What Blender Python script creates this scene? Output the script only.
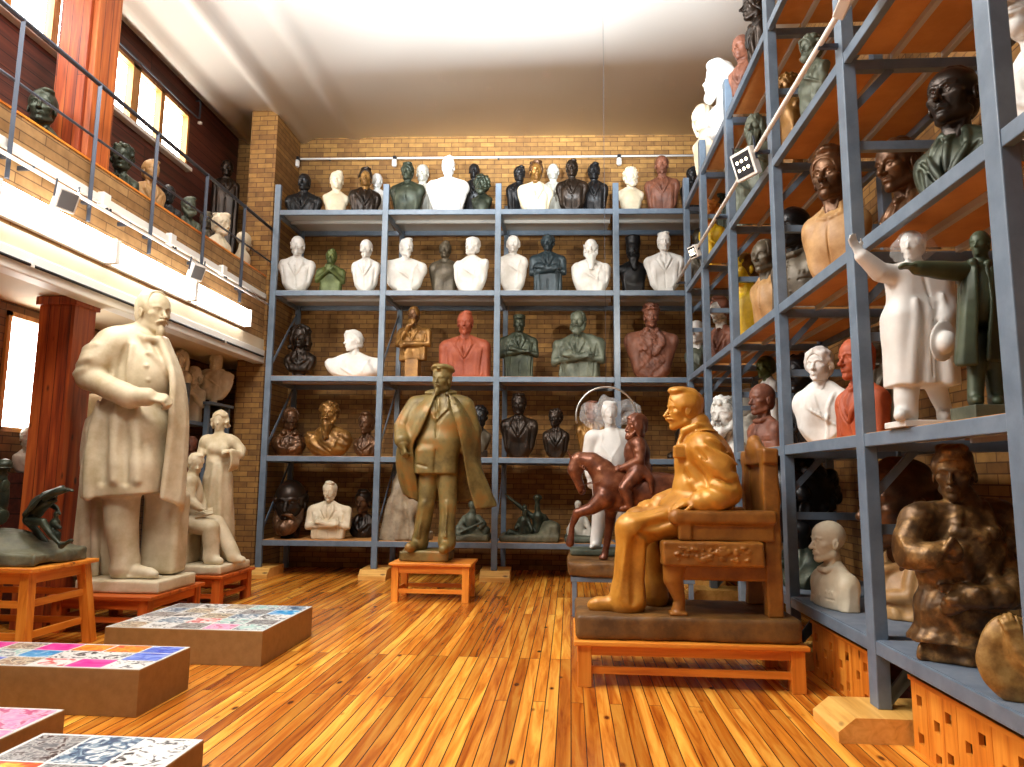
import bpy, bmesh, math, random
import numpy as np
from mathutils import Vector, Matrix, Euler

# ------------------------------------------------------------------ scene, camera, light
scn = bpy.context.scene
for o in list(bpy.data.objects):
    bpy.data.objects.remove(o)
C = scn.collection
PI = math.pi
scn.view_settings.view_transform = 'Standard'
scn.view_settings.look = 'None'
scn.view_settings.exposure = 0.12
scn.view_settings.gamma = 1.0
scn.view_settings.use_curve_mapping = False

# camera: 1.5 m above the floor, looking slightly up and a little to the left of the board direction (+Y)
FOCAL = 712.46                                   # focal length in pixels of the 1024 px wide frame
YAW, PITCH, ROLL = -0.0826, 0.131, 0.0091
cy_, sy_, cp_, sp_ = math.cos(YAW), math.sin(YAW), math.cos(PITCH), math.sin(PITCH)
_r = Vector((cy_, -sy_, 0)); _f = Vector((sy_, cy_, 0)); _u = Vector((0, 0, 1))
CF = cp_ * _f + sp_ * _u; _u2 = -sp_ * _f + cp_ * _u
CR = math.cos(ROLL) * _r + math.sin(ROLL) * _u2
CU = -math.sin(ROLL) * _r + math.cos(ROLL) * _u2
EYE = Vector((0, 0, 1.5))
cam_d = bpy.data.cameras.new('camera')
cam_d.sensor_width = 36.0
cam_d.lens = FOCAL / 1024 * 36.0
cam_d.clip_start = 0.05
cam = bpy.data.objects.new('camera', cam_d)
C.objects.link(cam)
cam.matrix_world = Matrix(((CR.x, CU.x, -CF.x, EYE.x), (CR.y, CU.y, -CF.y, EYE.y), (CR.z, CU.z, -CF.z, EYE.z), (0, 0, 0, 1)))
scn.camera = cam

def ray(u, v):
    return CR * ((u - 512) / FOCAL) + CF - CU * ((v - 383.5) / FOCAL)
def at(u, v, y):
    """a point of the photograph at the distance y down the hall"""
    d = ray(u, v); return EYE + d * (y / d.y)
def atx(u, v, x):
    d = ray(u, v); return EYE + d * (x / d.x)
def atz(u, v, z):
    d = ray(u, v); return EYE + d * ((z - 1.5) / d.z)
BACK_Y, BACK_K = 10.7315, 0.0474                 # front of the back rack: y = BACK_Y + BACK_K * x
SIDE_X, SIDE_K = 1.9086, -0.016                  # front of the side rack: x = SIDE_X + SIDE_K * y
def at_back(u, v, off=0.0):
    d = ray(u, v); return EYE + d * ((BACK_Y + off) / (d.y - BACK_K * d.x))
def at_side(u, v, off=0.0):
    d = ray(u, v); return EYE + d * ((SIDE_X + off) / (d.x - SIDE_K * d.y))

# even ambient fill, let in by leaving out the end wall behind the camera
world = bpy.data.worlds.new('world'); scn.world = world
world.use_nodes = True
_bg = world.node_tree.nodes['Background']
_bg.inputs[0].default_value = (1.0, 0.97, 0.93, 1); _bg.inputs[1].default_value = WORLD_STRENGTH = 0.22

def area_light(name, loc, target, sx, sy, power, col=(1, 1, 1), spread=PI):
    d = bpy.data.lights.new(name, 'AREA'); d.shape = 'RECTANGLE'; d.size = sx; d.size_y = sy
    d.energy = power; d.color = col; d.spread = spread
    o = bpy.data.objects.new(name, d); C.objects.link(o); o.location = loc
    o.rotation_euler = (Vector(target) - Vector(loc)).to_track_quat('-Z', 'Y').to_euler()
    return o
def spot_light(name, loc, target, power, angle, blend=0.6, col=(1, 1, 1), size=0.08):
    d = bpy.data.lights.new(name, 'SPOT'); d.energy = power; d.spot_size = angle; d.spot_blend = blend
    d.color = col; d.shadow_soft_size = size
    o = bpy.data.objects.new(name, d); C.objects.link(o); o.location = loc
    o.rotation_euler = (Vector(target) - Vector(loc)).to_track_quat('-Z', 'Y').to_euler()
    return o
area_light('overhead_fill_front', (-2.6, 1.5, 7.3), (-1.5, 6.0, 1.0), 3.0, 1.0, 230, (1, .97, .93))  # added fill from overhead, out of view; no fitting stands for it
area_light('overhead_fill_middle', (-2.8, 5.0, 7.35), (-1.4, 5.8, 0), 2.6, 1.2, 320, (1, .97, .93))  # second added overhead fill, unseen, for the general light of the hall
area_light('unseen_windows_fill', (-5.8, 3.2, 6.6), (1.6, 4.6, 2.6), 3.4, .8, 420, (1, .98, .95))  # added side light for the right rack, standing in for unseen windows
for _x, _p in ((-3.2, 2600), (-1.3, 4600), (.6, 4200)):
    spot_light('added_ceiling_wash', (_x, 4.4, 4.4), (_x * .9, 9.3, 7.5), _p, .92, 1.0, (.86, .94, 1), .12)  # added spots hung in mid-air to brighten the ceiling; no such fittings
spot_light('rack_flood_left', (-4.6, 5.95, 4.1), (-2.2, 11.4, 3.9), 160, 1.0, .9, (1, .92, .78), .06)
spot_light('rack_flood_right', (1.5, 6.4, 4.4), (-1.2, 11.4, 3.7), 420, 1.1, .9, (1, .92, .78), .06)
spot_light('added_corner_wash', (1.45, 7.4, 6.2), (-1.8, 10.7, 7.5), 130, 1.15, 1.0, (.90, .95, 1), .1)  # added spot without a fitting, lightens the ceiling towards the back wall
spot_light('added_gallery_wash', (-4.7, 8.2, 5.6), (-1.8, 10.9, 7.5), 130, 1.0, 1.0, (.90, .95, 1), .1)  # its added counterpart from the gallery side, also only to lighten the ceiling


# ------------------------------------------------------------------ helpers: objects
def clean(name): return name
def link(o, parent=None):
    C.objects.link(o)
    if parent is not None: o.parent = parent
    return o
def tag(o, label, cat=None, group=None, kind=None):
    if label: o['label'] = label
    if cat: o['category'] = cat
    if group: o['group'] = group
    if kind: o['kind'] = kind
    return o
def thing(name, label, cat, loc=(0, 0, 0), rz=0.0, group=None):
    o = bpy.data.objects.new(name, None); link(o)
    o.empty_display_size = 0.05
    o.location = loc; o.rotation_euler = (0, 0, rz)
    return tag(o, label, cat, group)
def from_arrays(name, V, Q, mat, parent=None, smooth=True, T=None):
    """V (n,3), Q (m,4) quads -> one mesh object"""
    me = bpy.data.meshes.new(name)
    n, m = len(V), len(Q)
    me.vertices.add(n); me.vertices.foreach_set('co', np.asarray(V, np.float32).ravel())
    me.loops.add(4 * m); me.loops.foreach_set('vertex_index', np.asarray(Q, np.int32).ravel())
    me.polygons.add(m)
    me.polygons.foreach_set('loop_start', np.arange(0, 4 * m, 4, dtype=np.int32))
    me.polygons.foreach_set('use_smooth', np.full(m, smooth, bool))
    me.update(calc_edges=True); me.validate()
    me.materials.append(mat)
    o = bpy.data.objects.new(name, me)
    return link(o, parent)
class MB:
    """collects boxes, tubes and lathes; build() links them as one mesh object"""
    def __init__(s): s.bm = bmesh.new()
    def box(s, lo, hi, bev=0.0, M=None):
        lo, hi = Vector(lo), Vector(hi)
        r = bmesh.ops.create_cube(s.bm, size=1.0)
        vs = r['verts']
        for v in vs:
            v.co = Vector(((lo[i] + hi[i]) / 2 + v.co[i] * (hi[i] - lo[i]) for i in range(3)))
        if bev > 0:
            es = list({e for v in vs for e in v.link_edges})
            rr = bmesh.ops.bevel(s.bm, geom=es, offset=bev, segments=2, profile=0.5, affect='EDGES')
            vs = list({v for v in rr['verts']} | {v for v in vs if v.is_valid})
        if M is not None:
            for v in vs: v.co = M @ v.co
        return s
    def beam(s, a, b, w, h, up=(0, 0, 1), bev=0.0):
        """a bar from a to b, w wide (sideways) and h deep (along up)"""
        a, b = Vector(a), Vector(b); d = b - a; L = d.length; d.normalize()
        up = Vector(up); side = d.cross(up)
        if side.length < 1e-5: side = d.orthogonal()
        side.normalize(); up2 = side.cross(d)
        M = Matrix(((side.x, d.x, up2.x, a.x), (side.y, d.y, up2.y, a.y), (side.z, d.z, up2.z, a.z), (0, 0, 0, 1)))
        return s.box((-w / 2, 0, -h / 2), (w / 2, L, h / 2), bev, M)
    def tube(s, pts, r, seg=10, cap=True):
        pts = [Vector(p) for p in pts]
        rings = []
        n0 = None
        for i, p in enumerate(pts):
            t = (pts[min(i + 1, len(pts) - 1)] - pts[max(i - 1, 0)]).normalized()
            if n0 is None: n0 = t.orthogonal().normalized()
            n0 = (n0 - t * n0.dot(t)).normalized(); b = t.cross(n0)
            rr = r[i] if isinstance(r, (list, tuple)) else r
            rings.append([s.bm.verts.new(p + (n0 * math.cos(k * 2 * PI / seg) + b * math.sin(k * 2 * PI / seg)) * rr) for k in range(seg)])
        for A, B in zip(rings, rings[1:]):
            for k in range(seg):
                f = s.bm.faces.new((A[k], A[(k + 1) % seg], B[(k + 1) % seg], B[k])); f.smooth = True
        if cap:
            s.bm.faces.new(list(reversed(rings[0]))); s.bm.faces.new(rings[-1])
        return s
    def lathe(s, prof, c=(0, 0, 0), seg=24, sx=1.0, sy=1.0):
        rings = []
        for r, z in prof:
            rings.append([s.bm.verts.new((c[0] + sx * r * math.cos(k * 2 * PI / seg), c[1] + sy * r * math.sin(k * 2 * PI / seg), c[2] + z)) for k in range(seg)])
        for A, B in zip(rings, rings[1:]):
            for k in range(seg):
                f = s.bm.faces.new((A[k], A[(k + 1) % seg], B[(k + 1) % seg], B[k])); f.smooth = True
        s.bm.faces.new(list(reversed(rings[0]))); s.bm.faces.new(rings[-1])
        return s
    def prism(s, poly, axis, lo, hi, M=None):
        """polygon in the two other axes, extruded along axis between lo and hi"""
        def mk(p, t):
            q = list(p); q.insert(axis, t); return Vector(q)
        a = [s.bm.verts.new(mk(p, lo)) for p in poly]; b = [s.bm.verts.new(mk(p, hi)) for p in poly]
        s.bm.faces.new(a); s.bm.faces.new(list(reversed(b)))
        n = len(poly)
        for i in range(n):
            s.bm.faces.new((a[(i + 1) % n], a[i], b[i], b[(i + 1) % n]))
        if M is not None:
            for v in a + b: v.co = M @ v.co
        return s
    def build(s, name, mat, parent=None):
        bmesh.ops.recalc_face_normals(s.bm, faces=s.bm.faces)
        me = bpy.data.meshes.new(name); s.bm.to_mesh(me); s.bm.free()
        me.materials.append(mat)
        return link(bpy.data.objects.new(name, me), parent)
def struct(o, name=None):
    o['kind'] = 'structure'; return o

# ------------------------------------------------------------------ helpers: materials
MATS = {}
def new_mat(name):
    m = bpy.data.materials.new(name); m.use_nodes = True
    nt = m.node_tree; b = nt.nodes['Principled BSDF']
    MATS[name] = m
    return m, nt, b
def node(nt, t, **kw):
    n = nt.nodes.new(t)
    for k, v in kw.items():
        if k in n.inputs: n.inputs[k].default_value = v
        else: setattr(n, k, v)
    return n
def ramp(nt, stops):
    n = nt.nodes.new('ShaderNodeValToRGB'); e = n.color_ramp.elements
    while len(e) < len(stops): e.new(0.5)
    for el, (p, c) in zip(e, stops):
        el.position = p; el.color = (c[0], c[1], c[2], 1)
    return n
def lin(c):
    """sRGB 0..255 -> linear"""
    return tuple(((x / 255) / 12.92 if x <= 10 else ((x / 255 + 0.055) / 1.055) ** 2.4) for x in c)
def mottled(name, c1, c2, scale=6.0, rough=0.6, metal=0.0, bump=0.0, bscale=60.0, c3=None, spec=0.5):
    """two or three tones of one material wandering over it"""
    m, nt, b = new_mat(name)
    tc = node(nt, 'ShaderNodeTexCoord')
    nz = node(nt, 'ShaderNodeTexNoise'); nz.inputs['Scale'].default_value = scale; nz.inputs['Detail'].default_value = 5
    nz.inputs['Roughness'].default_value = 0.65
    nt.links.new(tc.outputs['Object'], nz.inputs['Vector'])
    st = [(0.36, c1), (0.64, c2)] if c3 is None else [(0.34, c1), (0.52, c2), (0.70, c3)]
    r = ramp(nt, st); nt.links.new(nz.outputs['Fac'], r.inputs[0]); nt.links.new(r.outputs[0], b.inputs['Base Color'])
    b.inputs['Roughness'].default_value = rough; b.inputs['Metallic'].default_value = metal
    b.inputs['Specular IOR Level'].default_value = spec
    if bump > 0:
        n2 = node(nt, 'ShaderNodeTexNoise'); n2.inputs['Scale'].default_value = bscale; n2.inputs['Detail'].default_value = 3
        nt.links.new(tc.outputs['Object'], n2.inputs['Vector'])
        bp = node(nt, 'ShaderNodeBump'); bp.inputs['Strength'].default_value = bump; bp.inputs['Distance'].default_value = 0.01
        nt.links.new(n2.outputs['Fac'], bp.inputs['Height']); nt.links.new(bp.outputs[0], b.inputs['Normal'])
    return m
def plain(name, c, rough=0.5, metal=0.0):
    m, nt, b = new_mat(name)
    b.inputs['Base Color'].default_value = (*c, 1); b.inputs['Roughness'].default_value = rough; b.inputs['Metallic'].default_value = metal
    return m
def emitter(name, c, strength):
    m, nt, b = new_mat(name)
    b.inputs['Base Color'].default_value = (*c, 1)
    b.inputs['Emission Color'].default_value = (*c, 1); b.inputs['Emission Strength'].default_value = strength
    return m
def brick_mat(name, axes, c1, c2, mortar, bw=0.255, rh=0.082, msize=0.006, bump=0.4):
    """axes: which object axes run along and up the wall"""
    m, nt, b = new_mat(name)
    tc = node(nt, 'ShaderNodeTexCoord'); sp = node(nt, 'ShaderNodeSeparateXYZ'); cb = node(nt, 'ShaderNodeCombineXYZ')
    nt.links.new(tc.outputs['Object'], sp.inputs[0])
    nt.links.new(sp.outputs[axes[0]], cb.inputs[0]); nt.links.new(sp.outputs[axes[1]], cb.inputs[1])
    br = node(nt, 'ShaderNodeTexBrick'); br.offset = 0.5
    br.inputs['Scale'].default_value = 1.0; br.inputs['Brick Width'].default_value = bw; br.inputs['Row Height'].default_value = rh
    br.inputs['Mortar Size'].default_value = msize; br.inputs['Mortar Smooth'].default_value = 0.2; br.inputs['Bias'].default_value = 0.0
    br.inputs['Color1'].default_value = (*c1, 1); br.inputs['Color2'].default_value = (*c2, 1); br.inputs['Mortar'].default_value = (*mortar, 1)
    nt.links.new(cb.outputs[0], br.inputs['Vector'])
    nz = node(nt, 'ShaderNodeTexNoise'); nz.inputs['Scale'].default_value = 9.0; nz.inputs['Detail'].default_value = 4
    nt.links.new(tc.outputs['Object'], nz.inputs['Vector'])
    r = ramp(nt, [(0.3, (0.72, 0.70, 0.66)), (0.7, (1.1, 1.1, 1.1))]); nt.links.new(nz.outputs['Fac'], r.inputs[0])
    mx = node(nt, 'ShaderNodeMix'); mx.data_type = 'RGBA'; mx.blend_type = 'MULTIPLY'; mx.inputs[0].default_value = 1.0
    nt.links.new(br.outputs['Color'], mx.inputs[6]); nt.links.new(r.outputs[0], mx.inputs[7]); nt.links.new(mx.outputs[2], b.inputs['Base Color'])
    b.inputs['Roughness'].default_value = 0.75
    bp = node(nt, 'ShaderNodeBump'); bp.inputs['Strength'].default_value = bump; bp.inputs['Distance'].default_value = 0.01; bp.invert = True
    nt.links.new(br.outputs['Fac'], bp.inputs['Height']); nt.links.new(bp.outputs[0], b.inputs['Normal'])
    return m
def wood_mat(name, c1, c2, dark, along, scale=1.0, plank=0.0, across=0, rough=0.35, gap=0.004, length=2.6, knots=True, coat=0.0):
    """long-grained wood; along = axis of the grain; plank > 0 cuts it into boards of that width across the axis `across`"""
    m, nt, b = new_mat(name)
    tc = node(nt, 'ShaderNodeTexCoord')
    vec = tc.outputs['Object']
    mp = node(nt, 'ShaderNodeMapping'); s = [14.0 * scale] * 3; s[along] = 0.9 * scale
    mp.inputs['Scale'].default_value = s
    nt.links.new(vec, mp.inputs['Vector'])
    nz = node(nt, 'ShaderNodeTexNoise'); nz.inputs['Scale'].default_value = 1.0; nz.inputs['Detail'].default_value = 6; nz.inputs['Roughness'].default_value = 0.6
    nz.inputs['Distortion'].default_value = 0.6
    nt.links.new(mp.outputs[0], nz.inputs['Vector'])
    grain = ramp(nt, [(0.30, dark), (0.47, c1), (0.66, c2)])
    nt.links.new(nz.outputs['Fac'], grain.inputs[0])
    col = grain.outputs[0]
    if plank > 0:
        sp = node(nt, 'ShaderNodeSeparateXYZ'); cb = node(nt, 'ShaderNodeCombineXYZ')
        nt.links.new(vec, sp.inputs[0]); nt.links.new(sp.outputs[along], cb.inputs[0]); nt.links.new(sp.outputs[across], cb.inputs[1])
        br = node(nt, 'ShaderNodeTexBrick'); br.offset = 0.37; br.offset_frequency = 3
        br.inputs['Scale'].default_value = 1.0; br.inputs['Brick Width'].default_value = length; br.inputs['Row Height'].default_value = plank
        br.inputs['Mortar Size'].default_value = gap; br.inputs['Mortar Smooth'].default_value = 0.1; br.inputs['Bias'].default_value = 0.0
        br.inputs['Color1'].default_value = (0.0, 0.0, 0.0, 1); br.inputs['Color2'].default_value = (1, 1, 1, 1); br.inputs['Mortar'].default_value = (0.5, 0.5, 0.5, 1)
        nt.links.new(cb.outputs[0], br.inputs['Vector'])
        # the grain starts afresh on every board
        add = node(nt, 'ShaderNodeVectorMath'); add.operation = 'MULTIPLY_ADD'
        nt.links.new(br.outputs['Color'], add.inputs[0]); add.inputs[1].default_value = (37.0, 53.0, 11.0)
        nt.links.new(mp.outputs[0], add.inputs[2]); nt.links.new(add.outputs[0], nz.inputs['Vector'])
        tone = ramp(nt, [(0.0, (0.62, 0.52, 0.42)), (0.35, (0.86, 0.80, 0.72)), (0.6, (1.0, 1.0, 1.0)), (1.0, (1.25, 1.38, 1.3))])
        nt.links.new(br.outputs['Color'], tone.inputs[0])
        mx = node(nt, 'ShaderNodeMix'); mx.data_type = 'RGBA'; mx.blend_type = 'MULTIPLY'; mx.inputs[0].default_value = 1.0
        nt.links.new(col, mx.inputs[6]); nt.links.new(tone.outputs[0], mx.inputs[7]); col = mx.outputs[2]
        m2 = node(nt, 'ShaderNodeMix'); m2.data_type = 'RGBA'; m2.inputs[7].default_value = (dark[0] * .25, dark[1] * .2, dark[2] * .2, 1)
        nt.links.new(br.outputs['Fac'], m2.inputs[0]); nt.links.new(col, m2.inputs[6]); col = m2.outputs[2]
    if knots:
        mk = node(nt, 'ShaderNodeMapping'); s2 = [9.0 * scale] * 3; s2[along] = 4.2 * scale; mk.inputs['Scale'].default_value = s2
        nt.links.new(vec, mk.inputs['Vector'])
        vo = node(nt, 'ShaderNodeTexVoronoi'); vo.inputs['Scale'].default_value = 0.55; nt.links.new(mk.outputs[0], vo.inputs['Vector'])
        kr = ramp(nt, [(0.05, (1, 1, 1)), (0.12, (0, 0, 0))]); nt.links.new(vo.outputs['Distance'], kr.inputs[0])
        m3 = node(nt, 'ShaderNodeMix'); m3.data_type = 'RGBA'; m3.inputs[7].default_value = (dark[0] * .3, dark[1] * .25, dark[2] * .25, 1)
        nt.links.new(kr.outputs[0], m3.inputs[0]); nt.links.new(col, m3.inputs[6]); col = m3.outputs[2]
    nt.links.new(col, b.inputs['Base Color'])
    b.inputs['Roughness'].default_value = rough
    b.inputs['Coat Weight'].default_value = coat; b.inputs['Coat Roughness'].default_value = 0.15
    return m

# ------------------------------------------------------------------ helpers: modelling in clay (signed distance fields)
def rotm(yaw=0.0, pitch=0.0, roll=0.0):
    """yaw about z (positive turns the face to the right of the figure's -Y view), pitch nods down, roll tilts"""
    return np.array(Euler((pitch, roll, yaw), 'XYZ').to_matrix(), np.float64)
def _seg(P, a, b):
    pa = [P[i] - a[i] for i in range(3)]; ba = b - a
    t = np.clip((pa[0] * ba[0] + pa[1] * ba[1] + pa[2] * ba[2]) / max(float(ba @ ba), 1e-12), 0, 1)
    return t, np.sqrt((pa[0] - ba[0] * t) ** 2 + (pa[1] - ba[1] * t) ** 2 + (pa[2] - ba[2] * t) ** 2)
class Clay:
    """one continuous sculpted surface; coordinates are those of the sculpture"""
    def __init__(s, lo, hi, h):
        s.h = float(h); s.lo = np.array(lo, float) - 2 * h; n = np.ceil((np.array(hi, float) + 2 * h - s.lo) / h).astype(int) + 1
        s.ax = [(s.lo[i] + h * np.arange(n[i])).astype(np.float32) for i in range(3)]
        s.d = np.full(tuple(n), 1e3, np.float32)
        s.R = np.eye(3); s.t = np.zeros(3); s.sc = 1.0; s.queue = None
    def frame(s, t=(0, 0, 0), R=None, sc=1.0):
        s.t = np.array(t, float); s.R = np.eye(3) if R is None else R; s.sc = sc; return s
    def _p(s, a): return s.R @ (np.array(a, float) * s.sc) + s.t
    def _sub(s, lo, hi):
        sl, P = [], []
        for i in range(3):
            a = max(int(np.floor((lo[i] - s.lo[i]) / s.h)), 0); b = min(int(np.ceil((hi[i] - s.lo[i]) / s.h)) + 1, s.d.shape[i])
            if b <= a: return None, None
            sl.append(slice(a, b)); sh = [1, 1, 1]; sh[i] = b - a
            P.append(s.ax[i][a:b].reshape(sh))
        return tuple(sl), P
    def _mix(s, sl, e, k, mode):
        d = s.d[sl]
        if mode == 'u':
            if k > 0:
                h = np.clip(0.5 + 0.5 * (e - d) / k, 0, 1); s.d[sl] = e * (1 - h) + d * h - k * h * (1 - h)
            else: s.d[sl] = np.minimum(d, e)
        elif mode == 's':
            if k > 0:
                h = np.clip(0.5 - 0.5 * (d + e) / k, 0, 1); s.d[sl] = d * (1 - h) - e * h + k * h * (1 - h)
            else: s.d[sl] = np.maximum(d, -e)
    def _box(s, lo, hi, k):
        m = k * s.sc + 3 * s.h
        return s._sub(np.array(lo) - m, np.array(hi) + m)
    def ell(s, c, r, k=0.03, R=None, mode='u'):
        c = s._p(c); r = np.array(r if hasattr(r, '__len__') else (r, r, r), float) * s.sc
        Q = s.R if R is None else s.R @ R
        ext = np.sqrt(((Q * r) ** 2).sum(1))
        sl, P = s._box(c - ext, c + ext, k)
        if sl is None: return s
        X = [P[i] - c[i] for i in range(3)]
        L = [Q[0, j] * X[0] + Q[1, j] * X[1] + Q[2, j] * X[2] for j in range(3)]
        k0 = np.sqrt(sum((L[j] / r[j]) ** 2 for j in range(3))); k1 = np.sqrt(sum((L[j] / r[j] ** 2) ** 2 for j in range(3)))
        s._mix(sl, (k0 * (k0 - 1) / np.maximum(k1, 1e-6)).astype(np.float32), k * s.sc, mode); return s
    def cap(s, a, b, ra, rb=None, k=0.03, mode='u'):
        rb = ra if rb is None else rb
        a, b = s._p(a), s._p(b); ra, rb = ra * s.sc, rb * s.sc; m = max(ra, rb)
        sl, P = s._box(np.minimum(a, b) - m, np.maximum(a, b) + m, k)
        if sl is None: return s
        t, e = _seg(P, a, b)
        s._mix(sl, (e - (ra + (rb - ra) * t)).astype(np.float32), k * s.sc, mode); return s
    def path(s, pts, r, k=.03, mode='u'):
        """a tapering limb or ridge through several points, mixed in as one piece"""
        n = len(pts); rr = [q * s.sc for q in (r if hasattr(r, '__len__') else [r] * n)]
        W = [s._p(p) for p in pts]; m = max(rr); A = np.array(W)
        sl, P = s._box(A.min(0) - m, A.max(0) + m, k)
        if sl is None: return s
        e = None
        for i in range(n - 1):
            t, d = _seg(P, W[i], W[i + 1]); d = d - (rr[i] + (rr[i + 1] - rr[i]) * t)
            e = d if e is None else np.minimum(e, d)
        s._mix(sl, e.astype(np.float32), k * s.sc, mode); return s
    def box(s, c, half, rnd=0.03, k=0.03, R=None, mode='u'):
        c = s._p(c); b = np.array(half, float) * s.sc - rnd * s.sc; Q = s.R if R is None else s.R @ R
        ext = np.abs(Q) @ (b + rnd * s.sc)
        sl, P = s._box(c - ext, c + ext, k)
        if sl is None: return s
        X = [P[i] - c[i] for i in range(3)]
        q = [np.abs(Q[0, j] * X[0] + Q[1, j] * X[1] + Q[2, j] * X[2]) - b[j] for j in range(3)]
        e = np.sqrt(sum(np.maximum(x, 0) ** 2 for x in q)) + np.minimum(np.maximum(np.maximum(q[0], q[1]), q[2]), 0) - rnd * s.sc
        s._mix(sl, e.astype(np.float32), k * s.sc, mode); return s
    def tri(s, a, b, c, r, k=0.03, mode='u'):
        """a rounded triangular sheet of thickness 2r"""
        a, b, c = s._p(a), s._p(b), s._p(c); r *= s.sc
        sl, P = s._box(np.minimum(np.minimum(a, b), c) - r, np.maximum(np.maximum(a, b), c) + r, k)
        if sl is None: return s
        n = np.cross(b - a, c - a); nn = np.linalg.norm(n); n = n / max(nn, 1e-9)
        e = np.minimum(np.minimum(_seg(P, a, b)[1], _seg(P, b, c)[1]), _seg(P, c, a)[1])
        pl = np.abs(sum((P[i] - a[i]) * n[i] for i in range(3)))
        ins = np.ones(e.shape, bool)
        for p, q in ((a, b), (b, c), (c, a)):
            m = np.cross(n, q - p); ins &= (sum((P[i] - p[i]) * m[i] for i in range(3)) >= 0)
        e = np.where(ins, np.broadcast_to(pl, e.shape), e)
        s._mix(sl, (e - r).astype(np.float32), k * s.sc, mode); return s
    def sheet(s, rows, r, k=0.03, up=3):
        """a smooth cloth through a grid of points rows[i][j], mixed in as one piece"""
        G = np.array(rows, float)
        def cr(A, n):
            if len(A) < 2: return A
            E = np.concatenate([2 * A[:1] - A[1:2], A, 2 * A[-1:] - A[-2:-1]]); out = []
            for i in range(len(A) - 1):
                p0, p1, p2, p3 = E[i], E[i + 1], E[i + 2], E[i + 3]
                for q in range(n):
                    t = q / n; out.append(.5 * (2 * p1 + (p2 - p0) * t + (2 * p0 - 5 * p1 + 4 * p2 - p3) * t * t + (3 * p1 - p0 - 3 * p2 + p3) * t ** 3))
            out.append(A[-1]); return np.array(out)
        G = cr(G, up); G = np.swapaxes(cr(np.swapaxes(G, 0, 1), up), 0, 1)
        F = G.reshape(-1, 3); sl, P = s._box(F.min(0) - r, F.max(0) + r, k)
        if sl is None: return s
        t = Clay.__new__(Clay); t.h, t.lo, t.R, t.t, t.sc, t.queue = s.h, np.array([s.ax[i][sl[i].start] for i in range(3)], float), s.R, s.t, s.sc, None
        t.ax = [s.ax[i][sl[i]] for i in range(3)]; t.d = np.full(tuple(len(q) for q in t.ax), 1e3, np.float32)
        mg = k + 2 * s.h / s.sc
        def tri(a, b, c):
            """unsigned distance to the bare triangle, kept as the minimum"""
            a, b, c = t._p(a), t._p(b), t._p(c)
            lo, hi = np.minimum(np.minimum(a, b), c) - (r + mg) * s.sc, np.maximum(np.maximum(a, b), c) + (r + mg) * s.sc
            q, X = t._sub(lo, hi)
            if q is None: return
            n = np.cross(b - a, c - a); n = n / max(np.linalg.norm(n), 1e-9)
            e = np.minimum(np.minimum(_seg(X, a, b)[1], _seg(X, b, c)[1]), _seg(X, c, a)[1])
            pl = np.abs(sum((X[i] - a[i]) * n[i] for i in range(3))); ins = np.ones(e.shape, bool)
            for u, v in ((a, b), (b, c), (c, a)):
                m = np.cross(n, v - u); ins &= (sum((X[i] - u[i]) * m[i] for i in range(3)) >= 0)
            e = np.where(ins, np.broadcast_to(pl, e.shape), e)
            t.d[q] = np.minimum(t.d[q], (e - r * s.sc).astype(np.float32))
        for A, B in zip(G, G[1:]):
            for j in range(len(A) - 1): tri(A[j], A[j + 1], B[j]); tri(A[j + 1], B[j + 1], B[j])
        s._mix(sl, t.d, k * s.sc, 'u'); return s
    def keep(s, fn):
        """cut away where fn(x, y, z) > 0, coordinates of the current frame"""
        X = [s.ax[i].reshape([-1 if j == i else 1 for j in range(3)]) - s.t[i] for i in range(3)]
        L = [(s.R[0, j] * X[0] + s.R[1, j] * X[1] + s.R[2, j] * X[2]) / s.sc for j in range(3)]
        s.d = np.maximum(s.d, (fn(*L) * s.sc).astype(np.float32)); return s
    def ripple(s, amp, freq, seed=0, fn=None, octaves=3):
        """lumps and folds: sums of warped sines; fn scales them by place"""
        rng = np.random.RandomState(seed)
        band = np.abs(s.d) < 4 * amp * s.sc + 3 * s.h
        idx = np.nonzero(band)
        if len(idx[0]) == 0: return s
        X = [s.ax[i][idx[i]] - s.t[i] for i in range(3)]
        L = [((s.R[0, j] * X[0] + s.R[1, j] * X[1] + s.R[2, j] * X[2]) / s.sc) for j in range(3)]
        fr = np.array(freq if hasattr(freq, '__len__') else (freq,) * 3, float)
        v = np.zeros(len(idx[0])); a = 1.0
        for o in range(octaves):
            for _ in range(2):
                w = rng.normal(size=3) * fr * (1.7 ** o); ph = rng.rand() * 6.28; w2 = rng.normal(size=3) * fr * 0.5
                v += a * np.sin(L[0] * w[0] + L[1] * w[1] + L[2] * w[2] + ph + 1.2 * np.sin(L[0] * w2[0] + L[1] * w2[1] + L[2] * w2[2]))
            a *= 0.55
        v *= amp * s.sc / 1.8
        if fn is not None: v *= fn(*L)
        s.d[idx] += v.astype(np.float32); return s
    def front(s, x, z, dirn=-1):
        """y of the foremost surface at x, z (current frame must be untilted)"""
        p = s._p((x, 0, z)); i = int(np.clip(round((p[0] - s.lo[0]) / s.h), 0, s.d.shape[0] - 1)); k = int(np.clip(round((p[2] - s.lo[2]) / s.h), 0, s.d.shape[2] - 1))
        col = s.d[i, :, k]; ins = np.nonzero(col < 0)[0]
        if len(ins) == 0: return None
        j = ins[0] if dirn < 0 else ins[-1]
        return (s.ax[1][j] - s.t[1]) / s.sc
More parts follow.
